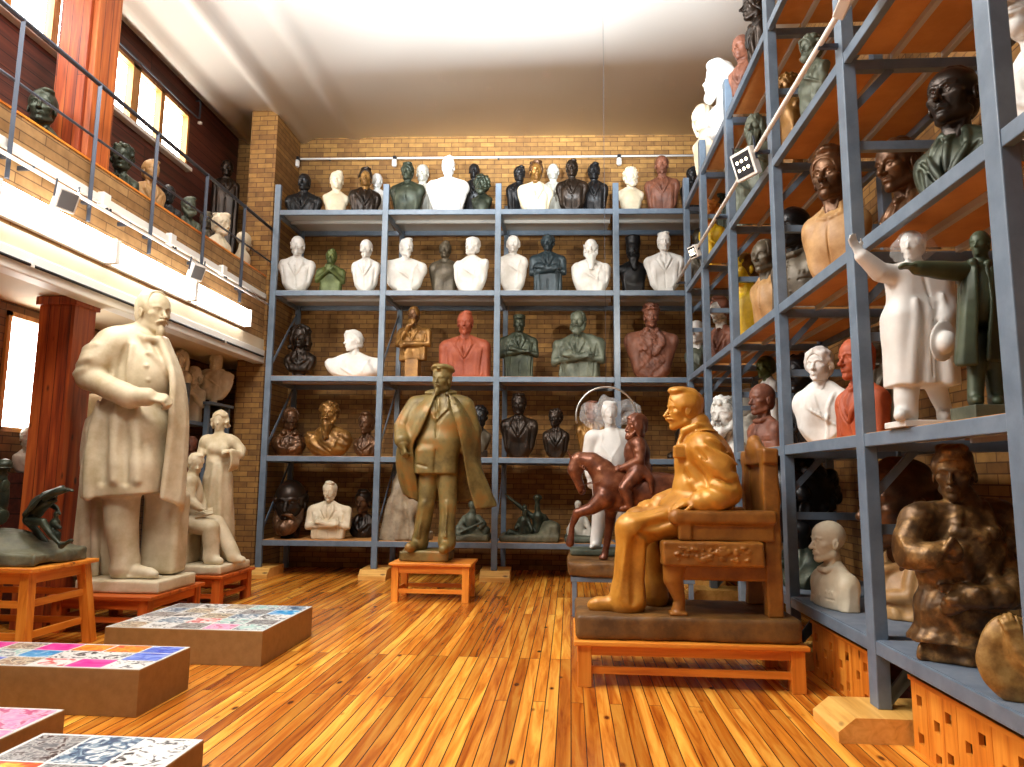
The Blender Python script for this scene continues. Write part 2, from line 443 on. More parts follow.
    def draw(s, pts, r, k=0.015, lift=0.0, mode='u', n=6):
        """a ridge (or groove) on the front along (x, z) points"""
        out = []
        for (x0, z0), (x1, z1) in zip(pts, pts[1:]):
            for q in range(n):
                t = q / n; out.append((x0 + (x1 - x0) * t, z0 + (z1 - z0) * t))
        out.append(pts[-1])
        P = []
        for x, z in out:
            y = s.front(x, z)
            if y is not None: P.append((x, y - lift, z))
        run = P[:1]
        for a, b in zip(P, P[1:]):
            if abs(a[1] - b[1]) < 0.35: run.append(b)
            else:
                if len(run) > 1: s.path(run, r, k, mode)
                run = [b]
        if len(run) > 1: s.path(run, r, k, mode)
        return s
    def fold(s, a, b, r, k=.04, mode='u', lift=0.0, rb=None):
        """one straight fold on the front from world point a to b (only their x and z count)"""
        rb = r if rb is None else rb; n = 7; Y, X, Z = [], [], []
        for q in range(n):
            t = q / (n - 1); x, z = a[0] + (b[0] - a[0]) * t, a[2] + (b[2] - a[2]) * t
            y = s.front(x, z)
            if y is not None: X.append(x); Z.append(z); Y.append(y - lift)
        if len(Y) < 2: return s
        if s.queue is not None:
            s.queue.append((X, Y, Z, r, rb, k, mode)); return s
        return s._fold(X, Y, Z, r, rb, k, mode)
    def _fold(s, X, Y, Z, r, rb, k, mode):
        Y = [float(np.median(Y[max(0, i - 1):i + 2])) for i in range(len(Y))]
        m = len(Y)
        Y = [sum(Y[max(0, i - 1):i + 2]) / len(Y[max(0, i - 1):i + 2]) for i in range(m)]
        w = [(.35 + .65 * math.sin(PI * (.12 + .76 * j / (m - 1)))) for j in range(m)]       # folds die away at both ends
        return s.path([(X[i], Y[i], Z[i]) for i in range(m)], [(r + (rb - r) * i / (m - 1)) * w[i] for i in range(m)], k, mode)
    def folds_begin(s): s.queue = []
    def folds_end(s):
        q, s.queue = s.queue, None
        for a in q: s._fold(*a)
    def mesh(s, origin=(0, 0, 0), smooth=1):
        """naive surface nets"""
        d = s.d
        d = np.pad(d, 1, constant_values=1e3); off = s.lo - s.h
        I = d < 0
        n0, n1, n2 = d.shape
        cnt = np.zeros((n0 - 1, n1 - 1, n2 - 1), np.int8)
        offs = [(i, j, k) for i in (0, 1) for j in (0, 1) for k in (0, 1)]
        for i, j, k in offs: cnt += I[i:n0 - 1 + i, j:n1 - 1 + j, k:n2 - 1 + k]
        act = (cnt > 0) & (cnt < 8)
        ci = np.nonzero(act); n = len(ci[0])
        if n == 0: return None
        vals = {o: np.clip(d[ci[0] + o[0], ci[1] + o[1], ci[2] + o[2]], -3 * s.h, 3 * s.h).astype(np.float64) for o in offs}
        acc = np.zeros((n, 3)); num = np.zeros(n)
        for o in offs:
            for a in range(3):
                if o[a] == 0:
                    p = list(o); p[a] = 1; p = tuple(p)
                    va, vb = vals[o], vals[p]; x = (va < 0) != (vb < 0)
                    t = np.where(x, va / np.where(x, va - vb, 1), 0)
                    for b in range(3): acc[:, b] += np.where(x, o[b] + (t if b == a else 0), 0)
                    num += x
        V = acc / num[:, None] + np.stack(ci, 1)
        ids = np.full(act.shape, -1, np.int32); ids[ci] = np.arange(n)
        Q = []
        for a in range(3):
            b, c = (a + 1) % 3, (a + 2) % 3
            sl0 = [slice(1, -1)] * 3; sl1 = [slice(1, -1)] * 3
            sl0[a] = slice(0, -1); sl1[a] = slice(1, None)
            A, B = I[tuple(sl0)], I[tuple(sl1)]
            x = np.nonzero(A != B)
            base = [x[0] + 1, x[1] + 1, x[2] + 1]; base[a] = x[a]
            def vid(db, dc):
                q = [base[0], base[1], base[2]]; q[b] = q[b] - db; q[c] = q[c] - dc
                return ids[q[0], q[1], q[2]]
            q = np.stack([vid(1, 1), vid(0, 1), vid(0, 0), vid(1, 0)], 1)
            flip = ~A[x]
            q[flip] = q[flip][:, ::-1]
            Q.append(q)
        Q = np.concatenate(Q)
        if smooth:
            for _ in range(smooth):
                S = np.zeros_like(V); m = np.zeros(n)
                for e0, e1 in ((0, 1), (1, 2), (2, 3), (3, 0)):
                    for b in range(3): S[:, b] += np.bincount(Q[:, e0], V[Q[:, e1], b], n)
                    m += np.bincount(Q[:, e0], minlength=n)
                V = 0.5 * V + 0.5 * S / np.maximum(m, 1)[:, None]
        V = off + s.h * V - np.array(origin, float)
        return V, Q
    def build(s, name, mat, parent=None, origin=(0, 0, 0), scale=1.0, smooth=1):
        r = s.mesh(origin, smooth)
        if r is None: return None
        return from_arrays(name, r[0] * scale, r[1], mat, parent)

# ------------------------------------------------------------------ the sculptor's heads, hair, beards and torsos
# canonical head: chin at z = 0, crown at z = 1, face towards -Y, x to the viewer's right
def face(s, neck=0.35, age=0.5, ear=True, fem=False, wide=1.0, nose=1.0, eyes=True, nk=1.0):
    w = wide
    s.ell((0, .06, .63), (.325 * w, .405, .375)); s.ell((0, -.12, .66), (.255 * w, .225, .25), .08)
    s.ell((0, -.10, .40), (.25 * w, .255, .33), .06)
    j = .085 if not fem else .07
    for q in (-1, 1):
        s.cap((q * .185 * w, .02, .19), (q * .03, -.25, .07), .10, j, .06)
        s.ell((q * .18 * w, -.20, .42), (.095, .10, .075), .06)
    s.ell((0, -.285, .075), (.085, .07, .075), .04)
    s.ell((0, -.28, .22), (.13, .10, .10), .05)
    for q in (-1, 1):
        s.cap((q * .05, -.335, .56), (q * .2, -.275, .575), .042 if not fem else .03, .032, .04)
    for q in (-1, 1):
        s.ell((q * .125, -.375, .495), (.085, .075, .052), .05, mode='s')
    if eyes:
        for q in (-1, 1):
            s.ell((q * .122, -.262, .492), .066, .01)
            s.path([(q * .058, -.315, .50), (q * .12, -.338, .527), (q * .19, -.285, .505)], .014, .012)
            s.path([(q * .06, -.315, .475), (q * .125, -.325, .452), (q * .185, -.285, .475)], .012, .015)
            s.path([(q * .04, -.35, .575), (q * .12, -.352, .60), (q * .215, -.275, .575)], .02, .02)
            s.ell((q * .122, -.332, .492), (.018, .012, .018), .008, mode='s')
    n = nose
    s.cap((0, -.325, .55), (0, -.335 - .105 * n, .355), .033, .048, .035)
    s.ell((0, -.335 - .11 * n, .345), (.05, .05, .045), .03)
    for q in (-1, 1):
        s.ell((q * .052, -.375, .335), (.036, .05, .034), .02)
        s.cap((q * .085, -.352, .335), (q * .145, -.285, .205), .010 + .008 * age, .006, .03, 's')
    s.path([(-.095, -.312, .222), (-.03, -.372, .247), (0, -.375, .24), (.03, -.372, .247), (.095, -.312, .222)], .023, .015)
    s.path([(-.08, -.318, .198), (0, -.372, .185), (.08, -.318, .198)], [.02, .03, .02], .015)
    s.path([(-.105, -.34, .214), (0, -.41, .214), (.105, -.34, .214)], .013, .012, 's')
    s.cap((-.05, -.37, .14), (.05, -.37, .14), .02, .02, .03, 's')
    if ear:
        Re = rotm(0, -.25, 0)
        for q in (-1, 1):
            s.ell((q * .325 * w, .04, .44), (.04, .085, .135), .02, Re)
            s.ell((q * .365 * w, .02, .455), (.03, .045, .075), .015, Re, 's')
    s.cap((0, .10, .22), (0, .15, -neck), .185 * nk, .215 * nk, .05)
    for q in (-1, 1):
        s.cap((q * .2, .08, .22), (q * .06, -.06, -neck * .9), .05, .05, .06)
    return s

def _scalp(s, infl=0.03, face_c=(0, -.47, .40), face_r=(.33, .34, .42), nape=.17, ears=True, top=True):
    """a close cap of hair with the face cut free"""
    s.ell((0, .075, .635), (.335 + infl, .42 + infl, .385 + infl), .0)
    s.ell((0, .20, .38), (.27 + infl, .26 + infl, .26), .06)
    s.ell(face_c, face_r, .03, mode='s')
    if ears:
        for q in (-1, 1): s.ell((q * .38, -.03, .38), (.11, .13, .17), .03, mode='s')
    s.box((0, -.0, nape - .3), (.8, .9, .3), .02, .03, mode='s')

def hair(s, kind, seed=0):
    rng = np.random.RandomState(seed)
    if kind == 'short':
        _scalp(s, .03); s.ell((.10, -.14, .93), (.20, .20, .10), .06); s.ripple(.014, (9, 5, 6), seed)
    elif kind == 'swept':
        _scalp(s, .04); s.ell((.05, -.13, .97), (.25, .24, .11), .06); s.ell((-.1, .15, 1.0), (.22, .28, .08), .08)
        s.ripple(.022, (10, 4, 5), seed)
    elif kind == 'crop':
        _scalp(s, .012); s.ripple(.008, 14, seed)
    elif kind == 'receding':
        _scalp(s, .035, (0, -.40, .66), (.33, .40, .50)); s.ripple(.02, (8, 6, 6), seed)
    elif kind == 'fringe':
        _scalp(s, .04); s.ell((0, -.02, .90), (.43, .50, .34), .09, mode='s'); s.ripple(.02, 9, seed)
    elif kind in ('curly', 'wild'):
        a = .04 if kind == 'curly' else .09
        _scalp(s, a)
        for _ in range(90 if kind == 'curly' else 130):
            th = rng.rand() * 6.283; z = rng.uniform(.30, 1.03)
            rr = math.sqrt(max(0.0, 1 - ((z - .63) / .42) ** 2)) if abs(z - .63) < .42 else .05
            x, y = (.335 + a) * rr * math.cos(th), .075 + (.42 + a) * rr * math.sin(th)
            if y < -.12 and z < .80: continue
            if abs(x) > .28 and y < .0 and z < .58: continue
            s.ell((x, y, z), rng.uniform(.05, .09) * (1.0 if kind == 'curly' else 1.35), .012)
    elif kind in ('long', 'wig'):
        _scalp(s, .06, ears=False, nape=.0)
        for q in (-1, 1):
            s.ell((q * .32, .06, .40), (.13, .26, .36), .05); s.ell((q * .30, .12, .10), (.12, .22, .22), .06)
        s.ell((0, -.44, .36), (.255, .30, .46), .03, mode='s')
        if kind == 'wig':
            for q in (-1, 1):
                for i in range(9):
                    s.ell((q * rng.uniform(.30, .42), rng.uniform(-.12, .22), .85 - i * .10), rng.uniform(.08, .11), .015)
            for i in range(10):
                t = -1 + i / 4.5; s.ell((.30 * t, -.16 + .1 * t * t, .98 - .12 * t * t), .09, .015)
        s.ripple(.025, (9, 9, 3), seed)
    elif kind in ('bun', 'woman'):
        _scalp(s, .05, (0, -.47, .40), (.30, .33, .42), nape=.2)
        for q in (-1, 1): s.path([(0, -.28, .90), (q * .20, -.24, .80), (q * .33, -.06, .62), (q * .34, .10, .42)], [.07, .09, .10, .08], .04)
        s.ell((0, .46, .62 if kind == 'bun' else .42), (.17, .14, .16), .04)
        s.ripple(.018, (10, 7, 7), seed)
    elif kind == 'bob':
        _scalp(s, .06, (0, -.46, .42), (.27, .30, .42), nape=.05, ears=False)
        for q in (-1, 1):
            s.ell((q * .34, .03, .40), (.11, .24, .30), .04)
            for i in range(7): s.ell((q * rng.uniform(.32, .42), rng.uniform(-.2, .25), rng.uniform(.15, .6)), .09, .02)
        s.ell((0, -.45, .36), (.24, .30, .42), .03, mode='s'); s.ripple(.02, 9, seed)
    elif kind == 'flatcap':
        _scalp(s, .015)
        s.ell((0, .08, .93), (.45, .50, .15), .03, rotm(0, -.12, .06)); s.ell((.03, .06, 1.0), (.36, .40, .11), .05)
        s.ell((0, .07, .82), (.355, .43, .12), .03)
        s.ell((0, -.38, .87), (.26, .16, .03), .03, rotm(0, .10, 0)); s.ripple(.014, 7, seed)
    elif kind == 'beret':
        s.ell((.06, .06, .93), (.46, .48, .15), .03, rotm(0, 0, -.12)); s.cap((-.25, -.1, .80), (.25, -.1, .80), .12, .12, .08)
        s.ell((0, .08, .72), (.36, .43, .28), .05); s.ell((0, -.45, .42), (.33, .34, .42), .02, mode='s'); s.box((0, 0, .1), (.9, .9, .34), .02, .02, mode='s')
    elif kind == 'peaked':
        _scalp(s, .012)
        s.ell((0, .06, .84), (.36, .43, .16), .02); s.ell((0, .04, .97), (.385, .45, .12), .08)
        s.ell((0, -.42, .80), (.24, .16, .03), .02, rotm(0, .35, 0))
    elif kind == 'furhat':
        _scalp(s, .015)
        s.ell((0, .06, .86), (.42, .48, .16), .03); s.ell((0, .06, 1.05), (.38, .44, .17), .05); s.ripple(.03, 14, seed)
    elif kind == 'tallhat':
        _scalp(s, .03, nape=-.1)
        s.cap((0, .06, .84), (0, .08, 1.20), .37, .40, .03); s.ripple(.008, 9, seed)
        s.keep(lambda x, y, z: z - 1.3)
    elif kind == 'helmet':
        s.ell((0, .06, .76), (.40, .47, .36), .0); s.ell((0, -.47, .38), (.36, .40, .40), .02, mode='s'); s.box((0, 0, .18), (.9, .9, .34), .02, .02, mode='s')
        s.ell((0, .04, .58), (.46, .54, .05), .05); s.ell((0, -.47, .30), (.30, .34, .26), .02, mode='s')
    elif kind == 'hood':
        s.ell((0, .08, .60), (.44, .50, .52), .0); s.ell((0, .16, .15), (.42, .40, .40), .08); s.ell((0, -.50, .44), (.29, .44, .50), .03, mode='s'); s.ripple(.03, (5, 5, 3), seed)

def beard(s, kind, seed=0):
    if kind in ('full', 'long', 'flowing'):
        for q in (-1, 1): s.path([(q * .29, -.02, .38), (q * .25, -.14, .17), (q * .10, -.28, .02)], [.06, .10, .13], .05)
        s.ell((0, -.29, .01), (.20, .15, .20), .05)
        if kind != 'full':
            L = .38 if kind == 'long' else .55
            s.cap((0, -.28, -.05), (0, -.30, -L), .19, .08 if kind == 'long' else .13, .06)
            for q in (-1, 1): s.cap((q * .12, -.26, -.02), (q * .07, -.30, -L * .8), .12, .06, .04)
        s.ell((0, -.40, .205), (.085, .06, .035), .02, mode='s')
        for q in (-1, 1): s.path([(q * .01, -.425, .275), (q * .10, -.385, .25), (q * .19, -.30, .16)], [.035, .042, .025], .02)
        s.ripple(.028, (9, 9, 4), seed)
    elif kind == 'goatee':
        s.ell((0, -.31, .04), (.10, .09, .14), .03); s.cap((0, -.33, .02), (0, -.36, -.10), .07, .03, .04)
        for q in (-1, 1): s.path([(q * .01, -.42, .278), (q * .09, -.38, .255), (q * .165, -.31, .19)], [.03, .034, .018], .02)
        s.ripple(.015, (12, 12, 5), seed)
    elif kind == 'must':
        for q in (-1, 1): s.path([(q * .01, -.42, .275), (q * .10, -.375, .26), (q * .19, -.29, .235)], [.034, .04, .02], .02)
        s.ripple(.01, (14, 10, 8), seed)

def hand(s, wrist, fwd, back, size=.8, curl=.5, thumb=1, spread=.12, k=.02):
    """palm, four unequal bent fingers and a thumb; fwd runs to the fingertips, back is the side of the knuckles"""
    w = np.array(wrist, float); f = np.array(fwd, float); f /= np.linalg.norm(f)
    b = np.array(back, float); b -= f * (b @ f); b /= np.linalg.norm(b); r = np.cross(f, b) * thumb
    Rm = np.stack([r, f, b], 1)
    s.ell(w, np.array((.16, .20, .13)) * size, k, Rm)
    s.box(w + f * .26 * size, np.array((.20, .24, .075)) * size, .06 * size, k * 2, Rm)
    L = [.40, .46, .43, .34]
    for i in range(4):
        o = -.15 + i * .10
        p = w + (f * (.47 - .03 * abs(i - 1.2)) - r * o * -1 + b * .0) * size
        p = w + f * (.46 - .025 * abs(i - 1.3)) * size + r * (.15 - .10 * i) * size
        a = 0.25 * curl; d = f + r * spread * (1.5 - i) * .5
        rr = (.058, .052, .047, .04)
        for seg in range(3):
            a += curl * (.55, .95, .7)[seg]
            q = p + (d * math.cos(a) - b * math.sin(a)) * L[i] * size * (.44, .32, .24)[seg]
            s.cap(p, q, rr[seg] * size, rr[seg + 1] * size, .008); p = q
    p = w + (f * .10 + r * .17) * size
    q = p + (f * .20 + r * .13 - b * .06) * size; s.cap(p, q, .075 * size, .06 * size, k)
    t = q + (f * .20 - r * .02 * curl - b * .10) * size; s.cap(q, t, .058 * size, .042 * size, .01)
    return s

def torso(s, W=1.0, T=1.5, kind='coat', seed=0, Tc=None):
    """shoulders and chest below the head; W half the shoulder width, the cut at z = -T"""
    sh = -.42
    s.cap((-W * .66, .14, sh - .10), (W * .66, .14, sh - .10), .26, .26, .05)
    for q in (-1, 1):
        s.cap((q * .05, .15, -.08), (q * W * .68, .14, sh), .16, .19, .10)
        if kind != 'neckline':
            s.ell((q * (W - .25), .12, sh - .20), (.26, .27, .36), .08)
    s.ell((0, .10, -.80), (W * .76, .40, .66), .08)
    if T > 1.0:
        zc = -(.75 + T) / 2
        s.box((0, .12, zc), (W * .66, .30, (T - .75) / 2 + .08), .14, .12)
    if kind in ('block', 'arms', 'chin', 'uniform', 'toga', 'hands'):
        zc = -(.6 + T) / 2
        s.box((0, .12, zc), (W * .74, .31, (T - .6) / 2 + .02), .16, .10)
        for q in (-1, 1):
            if kind in ('block', 'uniform', 'toga'): s.cap((q * (W - .24), .12, sh - .2), (q * (W - .20), .10, -T), .235, .24, .05)
    if kind in ('coat', 'fur', 'shirt', 'gown'):
        for q in (-1, 1): s.cap((q * (W - .27), .12, sh - .22), (q * W * .40, .12, -T), .25, .24, .10)
    if kind == 'arms':                                   # arms folded on the chest
        ez = -min(T - .25, 1.30)
        for q in (-1, 1):
            s.cap((q * (W - .24), .12, sh - .15), (q * (W - .14), -.02, ez), .23, .21, .05)
            s.cap((q * (W - .14), -.04, ez), (-q * .25, -.42, ez + .12 + .10 * (q > 0)), .21, .15, .04)
            hand(s, (-q * .25, -.46, ez + .13 + .12 * (q > 0)), (-q, -.1, .15), (0, -1, .3), .72, .5, q)
    if kind == 'chin':                                   # one hand at the chin, the other across
        ez = -min(T - .3, 1.25)
        s.cap((-(W - .24), .12, sh - .15), (-(W - .18), -.10, ez), .23, .20, .05)
        s.cap((-(W - .18), -.12, ez), (-.12, -.44, -.22), .20, .13, .04)
        hand(s, (-.10, -.44, -.20), (.25, .05, 1), (-.3, -1, 0), .75, 1.0, 1)
        s.cap(((W - .24), .12, sh - .15), ((W - .12), .0, ez), .23, .21, .05)
        s.cap(((W - .12), -.02, ez), (-.35, -.46, ez - .05), .21, .15, .04)
        hand(s, (-.35, -.48, ez - .04), (-1, 0, .1), (0, -1, .3), .75, .6, -1)
    if kind == 'hands':                                  # both hands held together under the chin
        ez = -min(T - .2, 1.1)
        for q in (-1, 1):
            s.cap((q * (W - .24), .12, sh - .15), (q * (W - .12), -.06, ez), .24, .22, .05)
            s.cap((q * (W - .12), -.08, ez), (q * .10, -.48, -.55), .21, .14, .04)
            hand(s, (q * .10, -.50, -.52), (-q * .4, -.1, 1), (q * .5, -1, 0), .75, .9, -q)
    fz = 1.25 * dict(coat=1.0, block=.8, arms=1.2, chin=1.2, hands=1.2, uniform=.4, toga=1.8, neckline=.25, fur=1.0, shirt=.7, gown=1.4).get(kind, 1.0)
    s.ripple(.022 * fz, (3.2, 3.2, 1.6) if kind != 'toga' else (3.5, 3, 4.5), seed + 3, octaves=3)
    # clothes on the chest
    if kind in ('coat', 'block', 'arms', 'chin'):
        z1 = -min(1.05, T * .72)
        s.folds_begin()
        def fo(a, b, r, k=.03, m='u', l=0.0): s.fold((a[0], 0, a[1]), (b[0], 0, b[1]), r, k, m, l)
        fo((0, -.30), (-.02, z1), .075, .04, 's', .0)
        for q in (-1, 1):
            fo((q * .20, -.13), (q * .30, -.50), .075); fo((q * .30, -.48), (q * .03, z1), .075)
            fo((q * .46, -.46), (q * .34, -.62), .035, .02, 's', .0); fo((q * .36, -.62), (q * .07, z1 - .05), .035, .02, 's', .0)
            fo((q * W * .72, -.62), (q * W * .60, -T + .1), .05, .05, 's'); fo((q * W * .50, -.75), (q * W * .42, -T + .1), .045, .05)
        fo((0, -.24), (.01, -.80), .065, .03)
        fo((0, z1), (.03, -T), .03, .02, 's')
        s.folds_end()
        s.draw([(-.17, -.08), (0, -.26), (.17, -.08)], .05, .03)
    elif kind == 'uniform':
        s.path([(-.22, .05, -.12), (-.14, -.16, -.20), (.14, -.16, -.20), (.22, .05, -.12)], .075, .03)
        s.draw([(0, -.3), (0, -T)], .015, .02, .0, 's')
        for z in np.arange(-.5, -T, -.3): s.draw([(.06, z), (.065, z)], .032, .01)
        for q in (-1, 1):
            s.draw([(q * .28, -.85), (q * .55, -.85)], .02, .015, .0, 's'); s.box((q * (W - .32), .12, sh + .16), (.20, .10, .03), .02, .02, rotm(0, 0, q * .35))
        for i in range(3): s.draw([(.30 + i * .09, -.68), (.305 + i * .09, -.70)], .035, .01)
    elif kind == 'fur':
        for q in (-1, 1):
            s.draw([(q * .22, -.08), (q * .45, -.45), (q * .50, -.75), (q * .10, -min(1.3, T * .8))], .13, .05, .0)
            s.cap((q * .24, .12, -.06), (q * .24, -.1, -.16), .13, .13, .05)
        s.ripple(.03, 13, seed, lambda x, y, z: (np.abs(x) < .62) * (y < .1) * (z < -.02))
        s.draw([(0, -.3), (0, -T)], .018, .02, .0, 's')
    elif kind in ('toga', 'gown'):
        for i in range(5):
            x0 = -W * .55 + i * .1
            s.draw([(x0, -.38 - i * .02), (x0 + .18, -.75 - i * .06), (x0 + .62, -1.05 - i * .07)], .035, .04, .0)
        s.draw([(W * .5, -.40), (W * .35, -.8), (W * .25, -T)], .05, .05, .0)
    elif kind == 'shirt':
        for q in (-1, 1): s.draw([(q * .18, -.10), (q * .24, -.34), (q * .03, -.42)], .045, .03)
        s.draw([(0, -.42), (0, -T)], .015, .02, .0, 's')
    # how the sculptor ends the chest
    if kind in ('block', 'arms', 'chin', 'uniform', 'hands'):
        s.keep(lambda x, y, z: -T - z); s.keep(lambda x, y, z: np.abs(x) - W)
    elif kind == 'neckline':
        s.keep(lambda x, y, z: np.sqrt((x / (W * (.42 + .58 * np.clip((z + T) / (T - .35), 0, 1) ** .7))) ** 2 + ((y - .12) / .45) ** 2) - 1.0); s.keep(lambda x, y, z: -T - z)
    else:
        tc = T if Tc is None else Tc
        s.keep(lambda x, y, z: np.where(z < -.45, np.sqrt((x / (W * 1.02)) ** 2 + ((y - .12) / .62) ** 2 + (np.minimum(z + .45, 0) / (tc - .35)) ** 2 * .92) - 1.0, np.abs(x) - W))
        s.keep(lambda x, y, z: -tc - z)
    return s

SOCLE_PROF = [(1.0, 0), (1.0, .12), (.82, .18), (.62, .34), (.60, .55), (.74, .80), (.80, 1.0)]
def bust(name, label, group, loc, yaw, H, W, T, mat, hr='short', br='', kind='coat', seed=0, turn=0.0, nod=0.0, tilt=0.0,
         res=34, socle='', sk=None, matb=None, fem=False, mats=None, ripple=0.0, cat='bust', neck=.35, nose=1.0, wide=1.0, age=.5):
    """a portrait bust: head, hair, beard, chest and foot; H metres from chin to crown"""
    t = thing(name, label, cat, loc, yaw, group)
    mats = mats or {}
    h = 1.0 / res
    sk = {'': 0.0, 'socle': .34, 'block': .30}[socle] if sk is None else sk
    Rh = rotm(turn, nod, tilt); piv = np.array((0, .14, -.15))
    tr = piv - Rh @ piv
    org = (0, 0, -T)
    nm = 'head'
    s = Clay((-.62, -.72, -.62), (.62, .66, 1.20), h); s.frame(tr, Rh); face(s, neck, age, fem=fem, nose=nose, wide=wide)
    if ripple: s.ripple(ripple, 9, seed)
    s.frame(); s.keep(lambda x, y, z: -T - z); s.build('head', mats.get('head', mat), t, org, H)
    if hr:
        s = Clay((-.75, -.75, -.35), (.75, .80, 1.42), h); s.frame(tr, Rh); hair(s, hr, seed)
        nmh = 'hat' if hr in ('flatcap', 'beret', 'peaked', 'furhat', 'tallhat', 'helmet', 'hood') else 'hair'
        s.build(nmh, mats.get('hair', mat), t, org, H)
    if br:
        s = Clay((-.45, -.66, -.75), (.45, .25, .50), h); s.frame(tr, Rh); beard(s, br, seed); s.frame(); s.keep(lambda x, y, z: -T - z)
        s.build('beard' if br != 'must' else 'moustache', mats.get('beard', mats.get('hair', mat)), t, org, H)
    Tt = T - sk
    s = Clay((-W - .15, -.75, -Tt - .05), (W + .15, .75, .12), h * 1.15); torso(s, W, Tt + (.0 if sk == 0 else .06), kind, seed)
    s.build('chest', mats.get('chest', mat), t, org, H)
    if socle == 'socle':
        m = MB(); m.lathe([(r * .40 * H, z * sk * H) for r, z in SOCLE_PROF], (0, .12 * H, 0), 24); m.build('socle', matb or mat, t)
    elif socle == 'block':
        m = MB(); m.box((-.40 * H, -.20 * H, 0), (.40 * H, .44 * H, (sk + .04) * H), .02 * H); m.build('socle', matb or mat, t)
    return t

# ------------------------------------------------------------------ materials of the hall
BRICK_BACK = brick_mat('ochre_brick_back', (0, 2), lin((164, 122, 62)), lin((126, 88, 42)), lin((92, 58, 24)))
BRICK_SIDE = brick_mat('ochre_brick_side', (1, 2), lin((166, 124, 64)), lin((130, 90, 44)), lin((96, 62, 28)))
BRICK_PARAPET = brick_mat('ochre_brick_parapet', (1, 2), lin((176, 138, 88)), lin((146, 106, 60)), lin((104, 72, 40)), bw=.62, rh=.098)
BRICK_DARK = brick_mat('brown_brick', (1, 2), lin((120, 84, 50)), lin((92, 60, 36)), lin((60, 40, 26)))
FLOORM = wood_mat('varnished_pine_floor', lin((212, 128, 40)), lin((240, 176, 74)), lin((158, 74, 20)), along=1, plank=.086, across=0, rough=.27, gap=.0035, length=3.1, coat=.15)
CEILM, _nt, _b = new_mat('white_ceiling_paint')
_b.inputs['Base Color'].default_value = (*lin((226, 222, 214)), 1); _b.inputs['Roughness'].default_value = .85
WHITEP = plain('white_paint', lin((232, 228, 220)), .5)
SOFFIT = plain('cream_paint', lin((224, 208, 178)), .7)
DARKWOOD = wood_mat('dark_purple_panelling', lin((84, 40, 32)), lin((104, 54, 40)), lin((52, 24, 22)), along=1, plank=.155, across=2, rough=.55, gap=.006, length=9, knots=False)
REDWOOD = wood_mat('red_brown_boards', lin((156, 66, 26)), lin((190, 96, 40)), lin((92, 34, 14)), along=2, plank=.115, across=0, rough=.5, gap=.003, length=9)
REDWOOD_Y = wood_mat('red_brown_boards_side', lin((176, 88, 34)), lin((206, 118, 50)), lin((110, 48, 18)), along=2, plank=.125, across=1, rough=.5, gap=.003, length=9)
BLUE = mottled('blue_grey_rack_paint', lin((92, 108, 124)), lin((110, 126, 142)), 5, rough=.38, spec=.6)
STEEL = plain('dark_rail_steel', lin((74, 80, 92)), .4, .5)
HARDB = mottled('brown_hardboard', lin((188, 128, 66)), lin((206, 146, 80)), 3, rough=.75)
SHELFTOP = mottled('grey_shelf_board', lin((96, 108, 124)), lin((120, 130, 142)), 4, rough=.6)
JOIST = plain('pale_joist_steel', lin((178, 176, 168)), .5)
PINE_X = wood_mat('orange_pine_x', lin((222, 132, 40)), lin((240, 160, 60)), lin((186, 92, 22)), along=0, rough=.4)
PINE_Y = wood_mat('orange_pine_y', lin((222, 132, 40)), lin((240, 160, 60)), lin((186, 92, 22)), along=1, rough=.4)
PINE_Z = wood_mat('orange_pine_z', lin((222, 132, 40)), lin((240, 160, 60)), lin((186, 92, 22)), along=2, rough=.4)
PALEPINE = wood_mat('pale_pine_block', lin((226, 170, 84)), lin((240, 190, 104)), lin((196, 136, 58)), along=0, rough=.5)
TANB = mottled('tan_board', lin((150, 112, 62)), lin((164, 124, 72)), 14, rough=.6, bump=.1, bscale=240)
DAY = emitter('daylight_pane', (1.0, .97, .90), 12.0)
TUBE = emitter('fluorescent_tube_glow', (1.0, .97, .93), 13.0)
LENS = emitter('floodlight_lens', (1.0, .86, .62), 6.0)
FRAMEW = wood_mat('window_frame_wood', lin((176, 122, 62)), lin((196, 142, 80)), lin((120, 76, 34)), along=2, rough=.5, knots=False)
IRON = plain('black_iron', lin((34, 34, 38)), .45, .4)

# ------------------------------------------------------------------ the hall
CZ = 7.5                                          # ceiling height
XL, XP = -5.93, -4.85                             # outer wall of the gallery, parapet face
KB, KS = math.atan(BACK_K), -math.atan(SIDE_K)
FB = Matrix.Translation((0, BACK_Y, 0)) @ Matrix.Rotation(KB, 4, 'Z')      # frame of the back rack: x along, y into the wall
FS = Matrix.Translation((SIDE_X, 0, 0)) @ Matrix.Rotation(KS, 4, 'Z')      # frame of the side rack: y along, x into the wall
# covers run
def place(o, M):
    o.matrix_world = M @ o.matrix_world; return o

o = MB().box((-6.4, -1.5, -.1), (3.6, 12.9, 0)).build('floor', FLOORM); struct(o)
